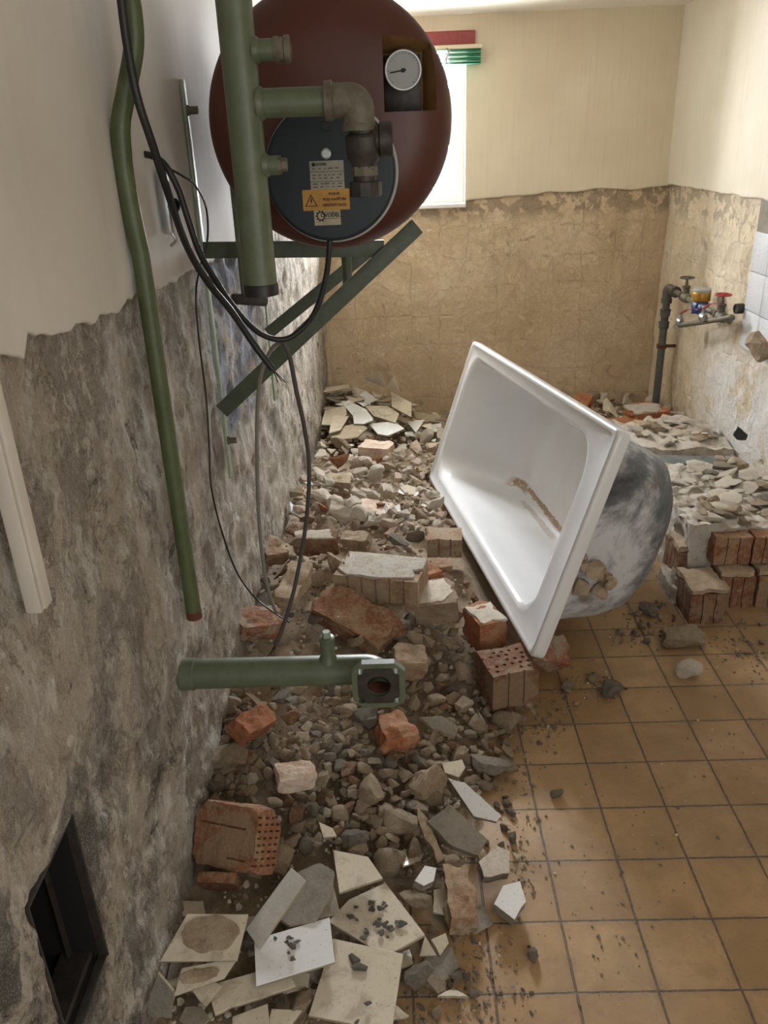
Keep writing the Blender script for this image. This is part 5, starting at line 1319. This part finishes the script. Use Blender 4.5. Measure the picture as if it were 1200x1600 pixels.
tile('sliver of grey tile beside the adhesive-covered round piece', [(512, 1350, .10), (531, 1424, .085), (500, 1434, .085)], mat=GB2, seed=11)
tile('cut-off cream tile at the bottom edge, left of the front tile', [(363, 1588, .055), (418, 1568, .055), (422, 1605, .05), (362, 1612, .05)], seed=12)
tile('cream tile corner at the bottom edge beside the front tile', [(424, 1576, .05), (472, 1578, .05), (452, 1606, .045), (418, 1606, .045)], seed=13)
tile('dark grey tile fragment leaning at the foot of the left wall', [(246, 1522, .15), (270, 1550, .12), (268, 1590, .07), (238, 1594, .07), (226, 1578, .08)], mat=GB2, jagged=(0, 1, 2), seed=14)
tile('white glazed tile with thick mortar backing, tilted at the right heap edge', [(700, 1216, .10), (726, 1222, .10), (783, 1275, .05), (776, 1284, .045), (740, 1275, .055)], t=.022, mat=('glaze_white', 'lump'), jagged=(2, 3), land='tilted white tile', seed=15)
tile('grey mortar slab with tile imprint, below the tilted white tile', [(668, 1283, .10), (702, 1256, .11), (762, 1312, .07), (746, 1336, .06), (706, 1322, .07)], t=.020, mat=('grout_bed', 'lump_grey'), jagged=(2, 3, 4), land='grey mortar slab', seed=16)
tile('chalky pale slab piece between grey mortar slab and floor', [(748, 1346, .06), (778, 1322, .06), (796, 1330, .055), (796, 1364, .045), (756, 1370, .05)], t=.025, mat=('lump_pale', 'lump_grey'), jagged=(0, 1, 2, 3, 4), seed=17)
tile('white two-piece tile chunk lying alone on the floor beside the heap', [(772, 1412, .050), (786, 1384, .055), (813, 1376, .055), (822, 1409, .045), (804, 1437, .040)], t=.026, mat=('glaze_white', 'lump_grey'), jagged=(0, 1), land='lone white tile chunk', seed=18)
tile('white tile fragment with broken mortar edge, left of the narrow weathered brick', [(648, 1376, .080), (664, 1352, .085), (682, 1356, .08), (678, 1376, .075), (662, 1384, .075)], t=.024, mat=('glaze_white', 'lump_grey'), jagged=(0, 4), land='small white tile fragment', seed=19)
tile('triangular cream shard right of the chip-strewn tile', [(664, 1461, .03), (682, 1492, .02), (655, 1494, .02)], seed=20)
tile('small bright shard on the floor beside the triangular one', [(673, 1468, .03), (697, 1457, .03), (701, 1474, .02), (688, 1493, .02)], jagged=(3,), seed=21)
tile('whitish tile shard in the gravel left of the tilted white tile', [(690, 1192, .08), (722, 1186, .08), (727, 1200, .07), (717, 1213, .07), (695, 1208, .07)], jagged=(2, 3), land='whitish shard in the gravel', seed=22)
tile('long curved mortar slab in the gravel, between the crumbling orange brick and floor', [(655, 1120, .11), (690, 1118, .105), (716, 1136, .085), (712, 1150, .08), (676, 1140, .09)], t=.014, mat=('lump_grey', 'lump'), jagged=(0, 1, 2, 3, 4), seed=23)
tile('brown flat slab half upright beneath the grey mortar slab', [(652, 1262, .10), (668, 1278, .09), (695, 1340, .05), (684, 1348, .05), (656, 1290, .08)], t=.016, mat=('lump', 'lump'), jagged=(0, 1, 2, 3, 4), seed=24)
tile('beige tile shard beneath the oval grey stone in the gravel', [(498, 1284, .12), (520, 1294, .115), (526, 1306, .11), (505, 1308, .11)], seed=25)
tile('pale bluish tile edge between wall and beige shard, beside the hanging cable', [(452, 783, .26), (468, 797, .25), (472, 810, .24), (455, 800, .25)], mat=W2, seed=26)
GT = 'stacked wall tiles by the back wall'
def bt(label, quad, **k): return tile(label, quad, group=GT, **k)
bt('beige whole tile standing tilted on the back tile heap', [(611, 612, .215), (643, 629, .20), (643, 652, .165), (612, 635, .18)], land='tilted whole tile', seed=30)
bt('white tile piece on the back heap pointing towards the wall', [(535, 630, .19), (544, 625, .19), (572, 640, .17), (584, 654, .16), (553, 652, .165)], mat=W2, jagged=(1,), seed=31)
bt('white square-ended piece in front of the pointed white one', [(551, 643, .19), (572, 643, .185), (583, 656, .175), (568, 662, .172), (553, 662, .172)], mat=W2, seed=32)
bt('long white broken tile lying in the middle of the back heap', [(576, 662, .15), (616, 658, .15), (632, 670, .14), (606, 680, .14), (590, 678, .14)], mat=W2, land='long white broken tile', seed=33)
bt('cream tile piece at the left of the back heap, touching the wall', [(519, 648, .19), (545, 650, .185), (532, 672, .175), (514, 676, .178)], seed=34)
bt('brownish whole tile partly under the cream piece at the left wall', [(508, 640, .185), (540, 634, .19), (542, 648, .185), (515, 664, .178), (502, 663, .178)], seed=35)
bt('large mottled tile piece in front of the back heap', [(516, 683, .155), (530, 668, .165), (560, 660, .165), (574, 668, .16), (560, 682, .15), (530, 688, .15)], mat=('tile_body', 'tile_body'), jagged=(0, 1, 5), land='large mottled tile piece', seed=36)
bt('mortar-stained cream tile above the long white broken one', [(570, 634, .18), (604, 634, .175), (624, 646, .165), (618, 660, .155), (584, 650, .165)], cake=(.5, .01, 0, 'lump_pale'), seed=37)
bt('white triangular shard in front of the tilted whole tile', [(636, 659, .12), (664, 655, .11), (650, 676, .10)], mat=W2, seed=38)
bt('white shard beside the bathtub edge on the back heap', [(667, 664, .09), (690, 661, .085), (688, 675, .08), (668, 673, .085)], mat=W2, seed=39)
bt('grey broken tile leaning against the back wall, left one', [(566, 590, .26), (592, 583, .34), (604, 606, .25), (585, 600, .25)], mat=('lump_pale', 'tile_body'), seed=40)
bt('grey broken tile leaning against the back wall, right one', [(604, 604, .25), (614, 588, .34), (620, 598, .30), (626, 614, .24)], mat=('lump_pale', 'tile_body'), seed=41)
bt('thin tile edge-on at the left of the back heap', [(503, 606, .24), (545, 600, .24), (546, 606, .235), (504, 612, .235)], seed=42)
bt('beige shard beneath the tilted whole tile', [(605, 640, .14), (650, 660, .10), (640, 664, .10), (604, 648, .14)], seed=43)
bt('beige flat tile right of the tilted whole tile, by the back wall', [(645, 642, .10), (690, 650, .07), (686, 660, .07), (650, 654, .09)], mat=('tile_body', 'tile_body'), seed=44)
tile('bright white tile standing on edge behind the bathtub corner', [(984, 693, .17), (991, 672, .21), (998, 682, .19), (989, 698, .15)], mat=W2, t=.007, land='white tile on edge', seed=45)

# ------------------------------------------------------------------ lumps placed by hand
def lump(label, u, v, w, h, key, rot=0.0, i=0, name='mortar_lump', group='mortar lumps placed in the heap', land=None, cat='rubble', flat=1.0, lift=None, tilt=(0, 0)):
    P = on_heap(u, v+h*.25); dp = depth(P); s = w*dp/F_PX
    hw = max(.012, h*dp/F_PX)
    o = inst(key, i, name, (P.x, P.y, max(P.z, 0)+hw*.30 if lift is None else lift), (s, s, min(s*1.2, hw)*1.35*flat), (tilt[0], tilt[1], rot))
    tag(o, label, cat, group); placed(o, u, v, w)
    if land: HERO.append((land, u, v))
    return o
L_ = [
 ('six-sided brown stone at the heap edge below the brick with round holes', 793, 1126, 58, 46, 'stone/lump', .3, 0, 'six-sided brown stone'),
 ('light brown lump left of the six-sided stone', 745, 1131, 38, 38, 'stone/lump', 1.3, 1, None),
 ('crumpled mortar lump with pale rim at the heap edge above the tilted white tile', 768, 1190, 66, 50, 'chunk/lump_grey', .4, 2, 'crumpled mortar lump'),
 ('rounded two-humped brown lump left of the small white tile fragment', 604, 1347, 68, 54, 'stone/lump', .1, 3, 'two-humped brown lump'),
 ('dark grey chunk just under the square flange', 576, 1122, 52, 56, 'chunk/lump_grey', .8, 0, 'dark grey chunk under the flange'),
 ('big pitted brown lump touching the left wall beneath the flanged pipe', 362, 1180, 70, 60, 'chunk/lump', .2, 1, 'big pitted lump by the wall'),
 ('big brown two-pointed lump in the middle of the gravel', 582, 1232, 56, 64, 'stone/lump', 1.0, 4, 'two-pointed lump'),
 ('large beige flat lump in the gravel above the grey mortar slab', 672, 1222, 72, 52, 'chunk/lump', .5, 3, 'large beige flat lump'),
 ('oval grey stone below the pinkish brick piece', 490, 1264, 27, 46, 'stone/lump_grey', 1.4, 5, 'oval grey stone'),
 ('orange-brown rough stone left of the oval grey stone', 461, 1276, 42, 56, 'chunk/brick', 1.2, 0, None),
 ('grey-brown rounded stone above the adhesive-covered piece', 478, 1320, 36, 36, 'stone/lump_grey', .6, 6, None),
 ('greyish block behind the half-buried cream tile', 556, 1308, 48, 46, 'chunk/lump_grey', .1, 4, None),
 ('long craggy brown piece between the two-humped lump and the brown flat slab', 645, 1322, 44, 66, 'chunk/brick_dusty', 1.5, 2, 'long craggy brown piece'),
 ('dark flat slab lump above the two-humped lump', 618, 1280, 76, 50, 'chunk/lump', -.4, 0, None),
 ('lone rounded stone on the bare floor tiles', 870, 1238, 24, 24, 'stone/lump_grey', .4, 1, 'lone rounded stone'),
 ('angular grey lump on the floor right of the brick with round holes', 953, 1076, 42, 36, 'stone/lump_grey', .2, 2, 'angular floor lump'),
 ('smaller brown lump beside the angular grey floor lump', 925, 1060, 24, 16, 'stone/lump', 1.2, 3, None),
 ('pale craggy stone on the floor beneath the hollow bricks', 1073, 1045, 50, 44, 'stone/lump_pale', .3, 4, 'pale craggy floor stone'),
 ('large brown block on the floor in front of the front hollow brick', 1070, 994, 76, 52, 'chunk/lump', .1, 1, 'large brown floor block'),
 ('flat grey stone on the floor beside the brick with round holes', 887, 1071, 28, 24, 'stone/lump', .5, 5, None),
 ('small grey stone with dark pits on the floor tiles near the bottom', 832, 1491, 25, 28, 'stone/lump_grey', .9, 6, 'pitted floor stone'),
 ('small white chip on the floor tiles near the bottom', 802, 1538, 14, 18, 'chip/lump_pale', .9, 0, None),
 ('grey wedge-shaped chip with bright edge, standing by the front tile', 714, 1520, 26, 30, 'chunk/lump_grey', 1.1, 2, None),
 ('dark chip standing behind the grey wedge-shaped chip', 733, 1522, 20, 34, 'chunk/lump_grey', .4, 3, None),
 ('rounded grey chip lying below the two standing chips', 740, 1552, 20, 24, 'stone/lump_grey', .7, 0, None),
 ('oval brown stone at the bottom edge, right of the front tile', 683, 1580, 20, 32, 'stone/lump', .7, 1, None),
 ('grey mortar mass lying right of the front tile', 655, 1520, 50, 66, 'chunk/lump_grey', .7, 4, 'grey mortar mass'),
 ('small lump stuck between grey slab and chalky piece', 800, 1308, 22, 36, 'chunk/lump_grey', 1.2, 1, None),
 ('brown stone wedged under the chalky slab piece', 700, 1345, 40, 26, 'chunk/lump', .2, 2, None),
 ('thick beige shard-like lump standing against the left wall by the cables', 466, 770, 24, 64, 'chunk/lump', .2, 1, 'standing beige lump'),
 ('grey crumbly stone on the rubble left of the ribbed brick', 650, 838, 32, 30, 'stone/lump_grey', .2, 1, None),
 ('olive-brown rounded stone in front of the large grooved brick, left one', 540, 928, 26, 26, 'stone/lump', .4, 2, None),
 ('olive-brown rounded stone in front of the large grooved brick, right one', 562, 932, 34, 32, 'stone/lump', 1.4, 3, None),
 ('brown square lump between cables and large grooved brick', 495, 905, 34, 36, 'chunk/lump', .4, 3, None),
 ('mortar block beneath the brick right of the grooved brick', 620, 960, 58, 44, 'chunk/lump', .3, 4, None),
 ('rounded pale brown stone right of the flange', 682, 1093, 36, 26, 'stone/lump', .2, 5, None),
 ('oblong brown piece leaning right of the flange', 648, 1098, 26, 50, 'chunk/lump', 1.5, 0, None),
 ('angular brown lump above the crumbling orange brick', 726, 1100, 36, 44, 'chunk/lump', .9, 1, None),
 ('white plaster chunk beside the left wall on the pale rubble', 508, 712, 20, 18, 'chunk/lump_pale', .5, 1, None),
 ('bluish-white plaster piece right of the long pale brick', 610, 712, 26, 28, 'chunk/lump_pale', .8, 2, None),
 ('bright orange fragment right of the long pale brick', 588, 722, 22, 18, 'chunk/brick_orange', .3, 1, None),
 ('pink block standing below the orange fragment', 622, 745, 22, 34, 'chunk/lump_pink', 1.5, 2, None),
 ('green-grey chunk wedged under the big bathtub shell by the stub', 1010, 950, 36, 26, 'chunk/lump_grey', 2.3, 2, None),
 ('pale sharp-edged mortar flake resting on the step of the wall stub', 1105, 880, 42, 28, 'chunk/lump', .3, 3, None),
 ('second pale mortar flake lower on the step, over the front hollow brick', 1118, 905, 42, 18, 'chip/lump_pale', .3, 1, None),
]
for t in L_:
    lump(t[0], t[1], t[2], t[3], t[4], t[5], t[6], t[7], land=t[8])

# ------------------------------------------------------------------ pieces filling the heap
def inside(poly, x, y):
    c = False; n_ = len(poly)
    for i in range(n_):
        x1, y1, x2, y2 = *poly[i], *poly[(i+1) % n_]
        if (y1 > y) != (y2 > y) and x < (x2-x1)*(y-y1)/(y2-y1)+x1: c = not c
    return c
GRID = {}
def add_grid(u, v, w): GRID.setdefault((int(u//60), int(v//60)), []).append((u, v, w))
for u, v, w, o in ITEMS: add_grid(u, v, w)
def clear(u, v, w, k):
    gx, gy = int(u//60), int(v//60)
    for i in (-1, 0, 1):
        for j in (-1, 0, 1):
            for (a, b, c) in GRID.get((gx+i, gy+j), ()):
                if math.hypot(a-u, (b-v)*1.15) < (w+c)*0.5*k: return False
    return True
SCAT = []
NAMES = {'stone': ('rubble_stone', 'stone', 'rounded'), 'chunk': ('rubble_chunk', 'rubble', 'angular'), 'chip': ('plaster_chip', 'plaster chip', 'flat'), 'shard': ('tile_shard', 'tile', 'tile')}
WORDS = {'lump': 'brown', 'lump_pale': 'pale', 'lump_pink': 'pinkish', 'lump_grey': 'grey', 'brick': 'red-brown', 'brick_orange': 'orange', 'brick_dusty': 'dusty brick-red', 'brick_mortared': 'mortar-smeared brick', 'dark_chip': 'dark grey', 'glaze': 'cream', 'white': 'white', 'back': 'grey-backed'}
NOUN = {'stone': 'stone', 'chunk': 'rubble chunk', 'chip': 'flat chip', 'shard': 'tile shard'}
def nm(kd, cl):
    if kd == 'chunk': return 'brick_fragment' if 'brick' in cl else 'plaster_lump' if cl in ('lump_pale', 'lump_pink') else 'rubble_chunk'
    return NAMES[kd][0]
def scatter(poly, n_, kinds, smin, smax, seed, k=.62, floor=False, sink=.25, maxtilt=.5):
    r = random.Random(seed); us = [p[0] for p in poly]; vs = [p[1] for p in poly]; done = tries = 0
    ks = [a for a, w in kinds]; ws = [w for a, w in kinds]
    while done < n_ and tries < n_*60:
        tries += 1
        u, v = r.uniform(min(us), max(us)), r.uniform(min(vs), max(vs))
        if not inside(poly, u, v): continue
        s = smin+(smax-smin)*r.random()**1.8
        P = onz(u, v, .1); w = s*F_PX/depth(P)
        if not clear(u, v, w, k): continue
        P = onz(u, v, 0) if floor else on_heap(u, v)
        if P.x < lwx(P.y, s*.45): P.x = lwx(P.y, s*.45)
        if P.x > XR-s*.5: P.x = XR-s*.5
        if P.y > YB-s*.5: P.y = YB-s*.5
        key = r.choices(ks, ws)[0]; kd, cl = key.split('/')
        if kd == 'shard':
            sc = s/.10; rot = (r.gauss(0, maxtilt*.6), r.gauss(0, maxtilt*.6), r.random()*6.3); zz = P.z+.010+abs(rot[0])*.02
        elif kd == 'chip':
            sc = s; rot = (r.gauss(0, .25), r.gauss(0, .25), r.random()*6.3); zz = P.z+s*.10
        else:
            sc = s; rot = (r.uniform(-.6, .6), r.uniform(-.6, .6), r.random()*6.3); zz = P.z+s*(.30 if floor else .42-sink)
        o = inst(key, r.randrange(99), nm(kd, cl), (P.x, P.y, zz), sc, rot)
        pu, pv = px(o.location)
        SCAT.append((o, kd, cl, pu, pv, s, seed)); add_grid(u, v, w); done += 1
ST = [('stone/lump', 5), ('stone/lump_grey', 1.2), ('chunk/lump', 4), ('chunk/brick', .5), ('stone/lump_pale', .3), ('chunk/brick_dusty', .5)]
gravel = [(340, 1075), (560, 1078), (640, 1066), (700, 1060), (760, 1105), (800, 1150), (790, 1230), (690, 1250), (640, 1330), (540, 1330), (440, 1330), (400, 1260), (335, 1240), (326, 1160)]
scatter(gravel, 90, [('chunk/lump', 5), ('chunk/brick', 1.5), ('chunk/brick_dusty', 1), ('chunk/lump_grey', 2), ('stone/lump', 2)], .045, .075, 11, .44)
scatter(gravel, 150, ST, .030, .046, 10, .40, sink=.10)
scatter(gravel, 112, ST, .026, .038, 12, .36, sink=.05)
scatter([(640, 1050), (720, 1040), (760, 1100), (850, 1105), (860, 1130), (800, 1160), (690, 1110), (640, 1090)], 26, ST, .015, .030, 13, .5)
scatter([(625, 985), (700, 980), (740, 1010), (755, 1075), (700, 1070), (640, 1060)], 26, [('chunk/lump', 3), ('stone/lump', 2), ('chunk/brick', .6)], .035, .065, 29, .42, sink=.1)
edge_ = [(690, 1230), (800, 1160), (815, 1200), (812, 1330), (800, 1390), (740, 1370), (680, 1360), (640, 1340)]
scatter(edge_, 26, [('stone/lump_grey', 3), ('stone/lump', 3), ('chunk/lump', 2), ('chunk/lump_grey', 2), ('shard/glaze', .6)], .014, .034, 14, .5)
mid = [(385, 1030), (372, 960), (415, 870), (450, 800), (520, 815), (650, 830), (670, 870), (720, 900), (760, 960), (760, 1040), (700, 1050), (640, 1010), (600, 1020), (480, 1000), (470, 1025)]
scatter(mid, 45, [('chunk/brick', 2), ('chunk/lump', 4), ('chunk/brick_dusty', 2), ('chunk/lump_grey', 1.5), ('chunk/brick_mortared', 1)], .045, .09, 15, .46, sink=.12)
scatter(mid, 40, ST, .018, .036, 16, .42)
pale = [(450, 800), (470, 740), (500, 690), (560, 683), (690, 683), (700, 720), (672, 740), (690, 800), (715, 830), (660, 835), (560, 826)]
PK = [('chunk/lump_pale', 5), ('chunk/lump', 2), ('chunk/lump_pink', 2), ('chunk/brick_orange', .5), ('stone/lump_pale', 2), ('shard/glaze', 1.2), ('shard/white', 1), ('chip/lump_pale', 1.5)]
scatter(pale, 80, PK, .06, .12, 17, .38, sink=.12, maxtilt=.8)
scatter(pale, 130, PK, .03, .06, 18, .34, sink=.10, maxtilt=.8)
tiles_ = [(500, 600), (530, 590), (600, 606), (650, 640), (700, 655), (695, 690), (500, 690)]
scatter(tiles_, 60, [('shard/glaze', 5), ('shard/back', 1.5), ('shard/white', 1.2), ('chip/lump_pale', 1), ('chunk/lump_pale', 1)], .07, .15, 19, .34, maxtilt=.35)
front = [(232, 1600), (240, 1500), (300, 1420), (390, 1350), (470, 1340), (600, 1330), (700, 1370), (760, 1440), (740, 1600)]
scatter(front, 26, [('shard/glaze', 4), ('shard/back', 3), ('chunk/lump', 1.5), ('chunk/lump_grey', 1.5)], .05, .09, 20, .50, maxtilt=.3)
scatter(front, 70, [('chip/dark_chip', 4), ('chip/lump_grey', 2), ('stone/lump_grey', 1.5), ('stone/lump', 1), ('chip/lump_pale', .6)], .010, .026, 21, .36)
scatter([(286, 1150), (335, 1150), (345, 1260), (300, 1250)], 8, ST, .02, .05, 22, .5)
back = [(880, 622), (930, 612), (1010, 628), (1060, 640), (1120, 650), (1160, 672), (1130, 690), (1040, 690), (1000, 690), (960, 680), (930, 655)]
scatter(back, 60, [('chunk/lump_pink', 3), ('chunk/lump_pale', 4), ('chunk/lump', 2), ('chip/lump_pale', 3), ('chunk/brick_orange', 1), ('stone/lump', 1)], .05, .12, 23, .38, sink=.12)
# right-hand strewn debris on the floor
scatter([(960, 985), (1000, 940), (1040, 940), (1060, 975), (1040, 1005), (980, 1005)], 24, [('stone/lump', 3), ('stone/lump_grey', 3), ('chunk/lump', 2), ('chip/dark_chip', 1)], .015, .04, 24, .5, True)
scatter([(1120, 985), (1200, 960), (1200, 1040), (1130, 1020)], 12, [('stone/lump', 3), ('chip/lump_grey', 3), ('chunk/lump', 2)], .012, .035, 25, .5, True)
scatter([(850, 1100), (880, 1060), (905, 1090), (900, 1130), (830, 1170), (800, 1175)], 16, [('stone/lump', 3), ('stone/lump_grey', 3), ('chip/lump_grey', 2)], .010, .024, 26, .5, True)
scatter([(740, 1600), (745, 1450), (800, 1420), (860, 1480), (840, 1600)], 18, [('chip/dark_chip', 3), ('chip/lump_grey', 2), ('chip/lump_pale', 1)], .006, .013, 27, .5, True)

# flakes lying on the masonry bench and ledges
def flakes(n_, x0, x1, y0, y1, z, smin, smax, seed, kinds):
    r = random.Random(seed); ks = [a for a, w in kinds]; ws = [w for a, w in kinds]
    for _ in range(n_):
        key = r.choices(ks, ws)[0]; kd, cl = key.split('/'); s = r.uniform(smin, smax)
        x, y = r.uniform(x0, x1), r.uniform(y0, y1)
        o = inst(key, r.randrange(99), nm(kd, cl), (x, y, z+r.uniform(0, .012)), s if kd != 'shard' else s/.1, (r.gauss(0, .15), r.gauss(0, .15), r.random()*6.3))
        pu, pv = px(o.location); SCAT.append((o, kd, cl, pu, pv, s, seed))
flakes(80, 1.01, 1.40, 2.52, 3.05, .268, .03, .12, 31, [('chip/lump_pale', 5), ('chip/lump', 2), ('chunk/lump', 1), ('chip/lump_grey', 1)])
flakes(18, 1.15, 1.40, 3.10, 3.26, .20, .04, .09, 32, [('chip/lump_pale', 3), ('chunk/lump_pale', 2), ('chunk/lump_pink', 1), ('chunk/lump', 1)])
flakes(34, 1.08, 1.40, 3.35, 3.70, .243, .04, .12, 33, [('chip/lump_pale', 6), ('chunk/lump_pink', 1), ('chunk/lump', 1)])
flakes(10, .94, 1.09, 2.45, 2.58, .085, .02, .05, 34, [('chunk/lump_pale', 3), ('chip/lump_pale', 2)])
# dark chips lying on the tiles at the front
def chips_on(n_, u0, v0, u1, v1, z, seed, smin=.008, smax=.022):
    r = random.Random(seed)
    for _ in range(n_):
        u, v = r.gauss((u0+u1)/2, (u1-u0)/4), r.gauss((v0+v1)/2, (v1-v0)/4); P = onz(u, v, z); s = r.uniform(smin, smax)
        o = inst('chip/dark_chip', r.randrange(9), 'plaster_chip', P+Vector((0, 0, s*.12)), s, (r.gauss(0, .12), r.gauss(0, .12), r.random()*6.3)); SCAT.append((o, 'chip', 'dark_chip', u, v, s, seed))
chips_on(26, 560, 1385, 630, 1480, .052, 41)
chips_on(10, 420, 1440, 480, 1510, .084, 42)
for u, v, s in ((552, 1500, .030), (562, 1508, .034), (575, 1568, .016), (557, 1596, .012)):
    P = onz(u, v, .056); o = inst('chip/dark_chip', int(u), 'plaster_chip', P, s, (0, 0, u)); SCAT.append((o, 'chip', 'dark_chip', u, v, s, 43))

# ---- labels that single each piece out: its landmark, the side it lies on and its rank there
for h_ in (('square flange', 592, 1068), ('bathtub near corner', 828, 1020), ('upper bathtub edge', 690, 780), ('dangling cable ends', 440, 985), ('grey waste pipe foot', 1026, 615), ('flue opening', 150, 1520), ('bathtub underside', 960, 940), ('back left room corner', 508, 610)):
    HERO.append(h_)
def side_word(du, dv):
    a = math.degrees(math.atan2(-dv, du)) % 360
    return ['right of', 'above and right of', 'above', 'above and left of', 'left of', 'below and left of', 'below', 'below and right of'][int(((a+22.5) % 360)//45)]
ORD = ['nearest', 'second', 'third', 'fourth', 'fifth', 'sixth', 'seventh', 'eighth', 'ninth', 'tenth', 'eleventh', 'twelfth', 'thirteenth', 'fourteenth', 'fifteenth', 'sixteenth', 'seventeenth', 'eighteenth', 'nineteenth', 'twentieth']
bins = {}
for it in SCAT:
    o, kd, cl, u, v, s, sd = it
    h_ = min(HERO, key=lambda h: math.hypot(h[1]-u, h[2]-v))
    bins.setdefault((h_[0], side_word(u-h_[1], v-h_[2]), kd, cl), []).append((math.hypot(h_[1]-u, h_[2]-v), it))
for (hn, sw, kd, cl), L in bins.items():
    L.sort(key=lambda t: t[0])
    for k, (d, it) in enumerate(L):
        o = it[0]; kind_w = '%s %s' % (WORDS[cl], NOUN[kd])
        pre = kind_w if len(L) == 1 else ('%s %s' % (ORD[min(k, 19)], kind_w))
        tag(o, '%s %s the %s' % (pre, sw, hn), NAMES[kd][1], '%ss filling the heap' % kind_w)

# ------------------------------------------------------------------ crumbs nobody could count
def tiny_bm(bm, P, s, r):
    k = 5; a0 = r.random()*6.28; h = s*r.uniform(.35, .8)
    top = [bm.verts.new((P[0]+math.cos(a0+i*1.2566)*s*.5*r.uniform(.5, .9), P[1]+math.sin(a0+i*1.2566)*s*.5*r.uniform(.5, .9), P[2]+h*r.uniform(.7, 1.1))) for i in range(k)]
    bot = [bm.verts.new((P[0]+math.cos(a0+i*1.2566)*s*.5*r.uniform(.85, 1.1), P[1]+math.sin(a0+i*1.2566)*s*.5*r.uniform(.85, 1.1), P[2]+h*.1*r.random())) for i in range(k)]
    bm.faces.new(top)
    for i in range(k): bm.faces.new((bot[i], bot[(i+1) % k], top[(i+1) % k], top[i]))
def crumbs(name, label, mat, seeds, n_, smin, smax, floor):
    bm = bmesh.new(); r = random.Random(seeds)
    for _ in range(n_):
        poly, sp = r.choice(POLYS_F if floor else POLYS_H)
        us = [p[0] for p in poly]; vs = [p[1] for p in poly]
        for _t in range(20):
            u, v = r.uniform(min(us), max(us)), r.uniform(min(vs), max(vs))
            if inside(poly, u, v): break
        s = smin+(smax-smin)*r.random()**2.5
        if floor: u += r.gauss(0, sp); v += r.gauss(0, sp*.6); P = onz(u, v, 0)
        else:
            P = on_heap(u, v); s *= 1+P.y*.25
            P = Vector((P.x, P.y, P.z-.016))
        if not (lwx(P.y, .01) < P.x < XR-.01) or P.y > YB-.02: continue
        tiny_bm(bm, P, s, r)
    tag(bm_obj(name, bm, mat), label, 'crumbs', kind='stuff')
POLYS_H = [(gravel, 0), (mid, 0), (pale, 0), (tiles_, 0), (front, 0), (edge_, 0), (back, 0)]
POLYS_F = [([(820, 1080), (900, 1090), (900, 1140), (800, 1180)], 14), ([(800, 1180), (830, 1200), (830, 1400), (800, 1400)], 14), ([(740, 1440), (800, 1430), (810, 1600), (700, 1600)], 22), ([(960, 960), (1060, 960), (1060, 1020), (960, 1010)], 14), ([(1100, 980), (1200, 980), (1200, 1060), (1120, 1040)], 20), ([(640, 1470), (745, 1450), (740, 1600), (625, 1600)], 4), ([(850, 1280), (1150, 1050), (1190, 1100), (950, 1560)], 50), ([(905, 1060), (960, 1060), (960, 1085), (905, 1085)], 20)]
crumbs('mortar_crumbs', 'brown mortar crumbs between the pieces of the heap', 'lump', 1, 2600, .004, .011, False)
crumbs('plaster_crumbs', 'pale plaster crumbs scattered over the heap', 'lump_pale', 2, 1500, .005, .016, False)
crumbs('floor_crumbs', 'dark mortar crumbs scattered over the floor tiles', 'lump_grey', 3, 1300, .002, .010, True)
crumbs('white_floor_crumbs', 'white plaster crumbs on the floor tiles', 'lump_pale', 4, 160, .002, .008, True)

for o in COL.objects:
    if o.parent is None and o.get('category') and not o.get('kind'): o['kind'] = 'thing'
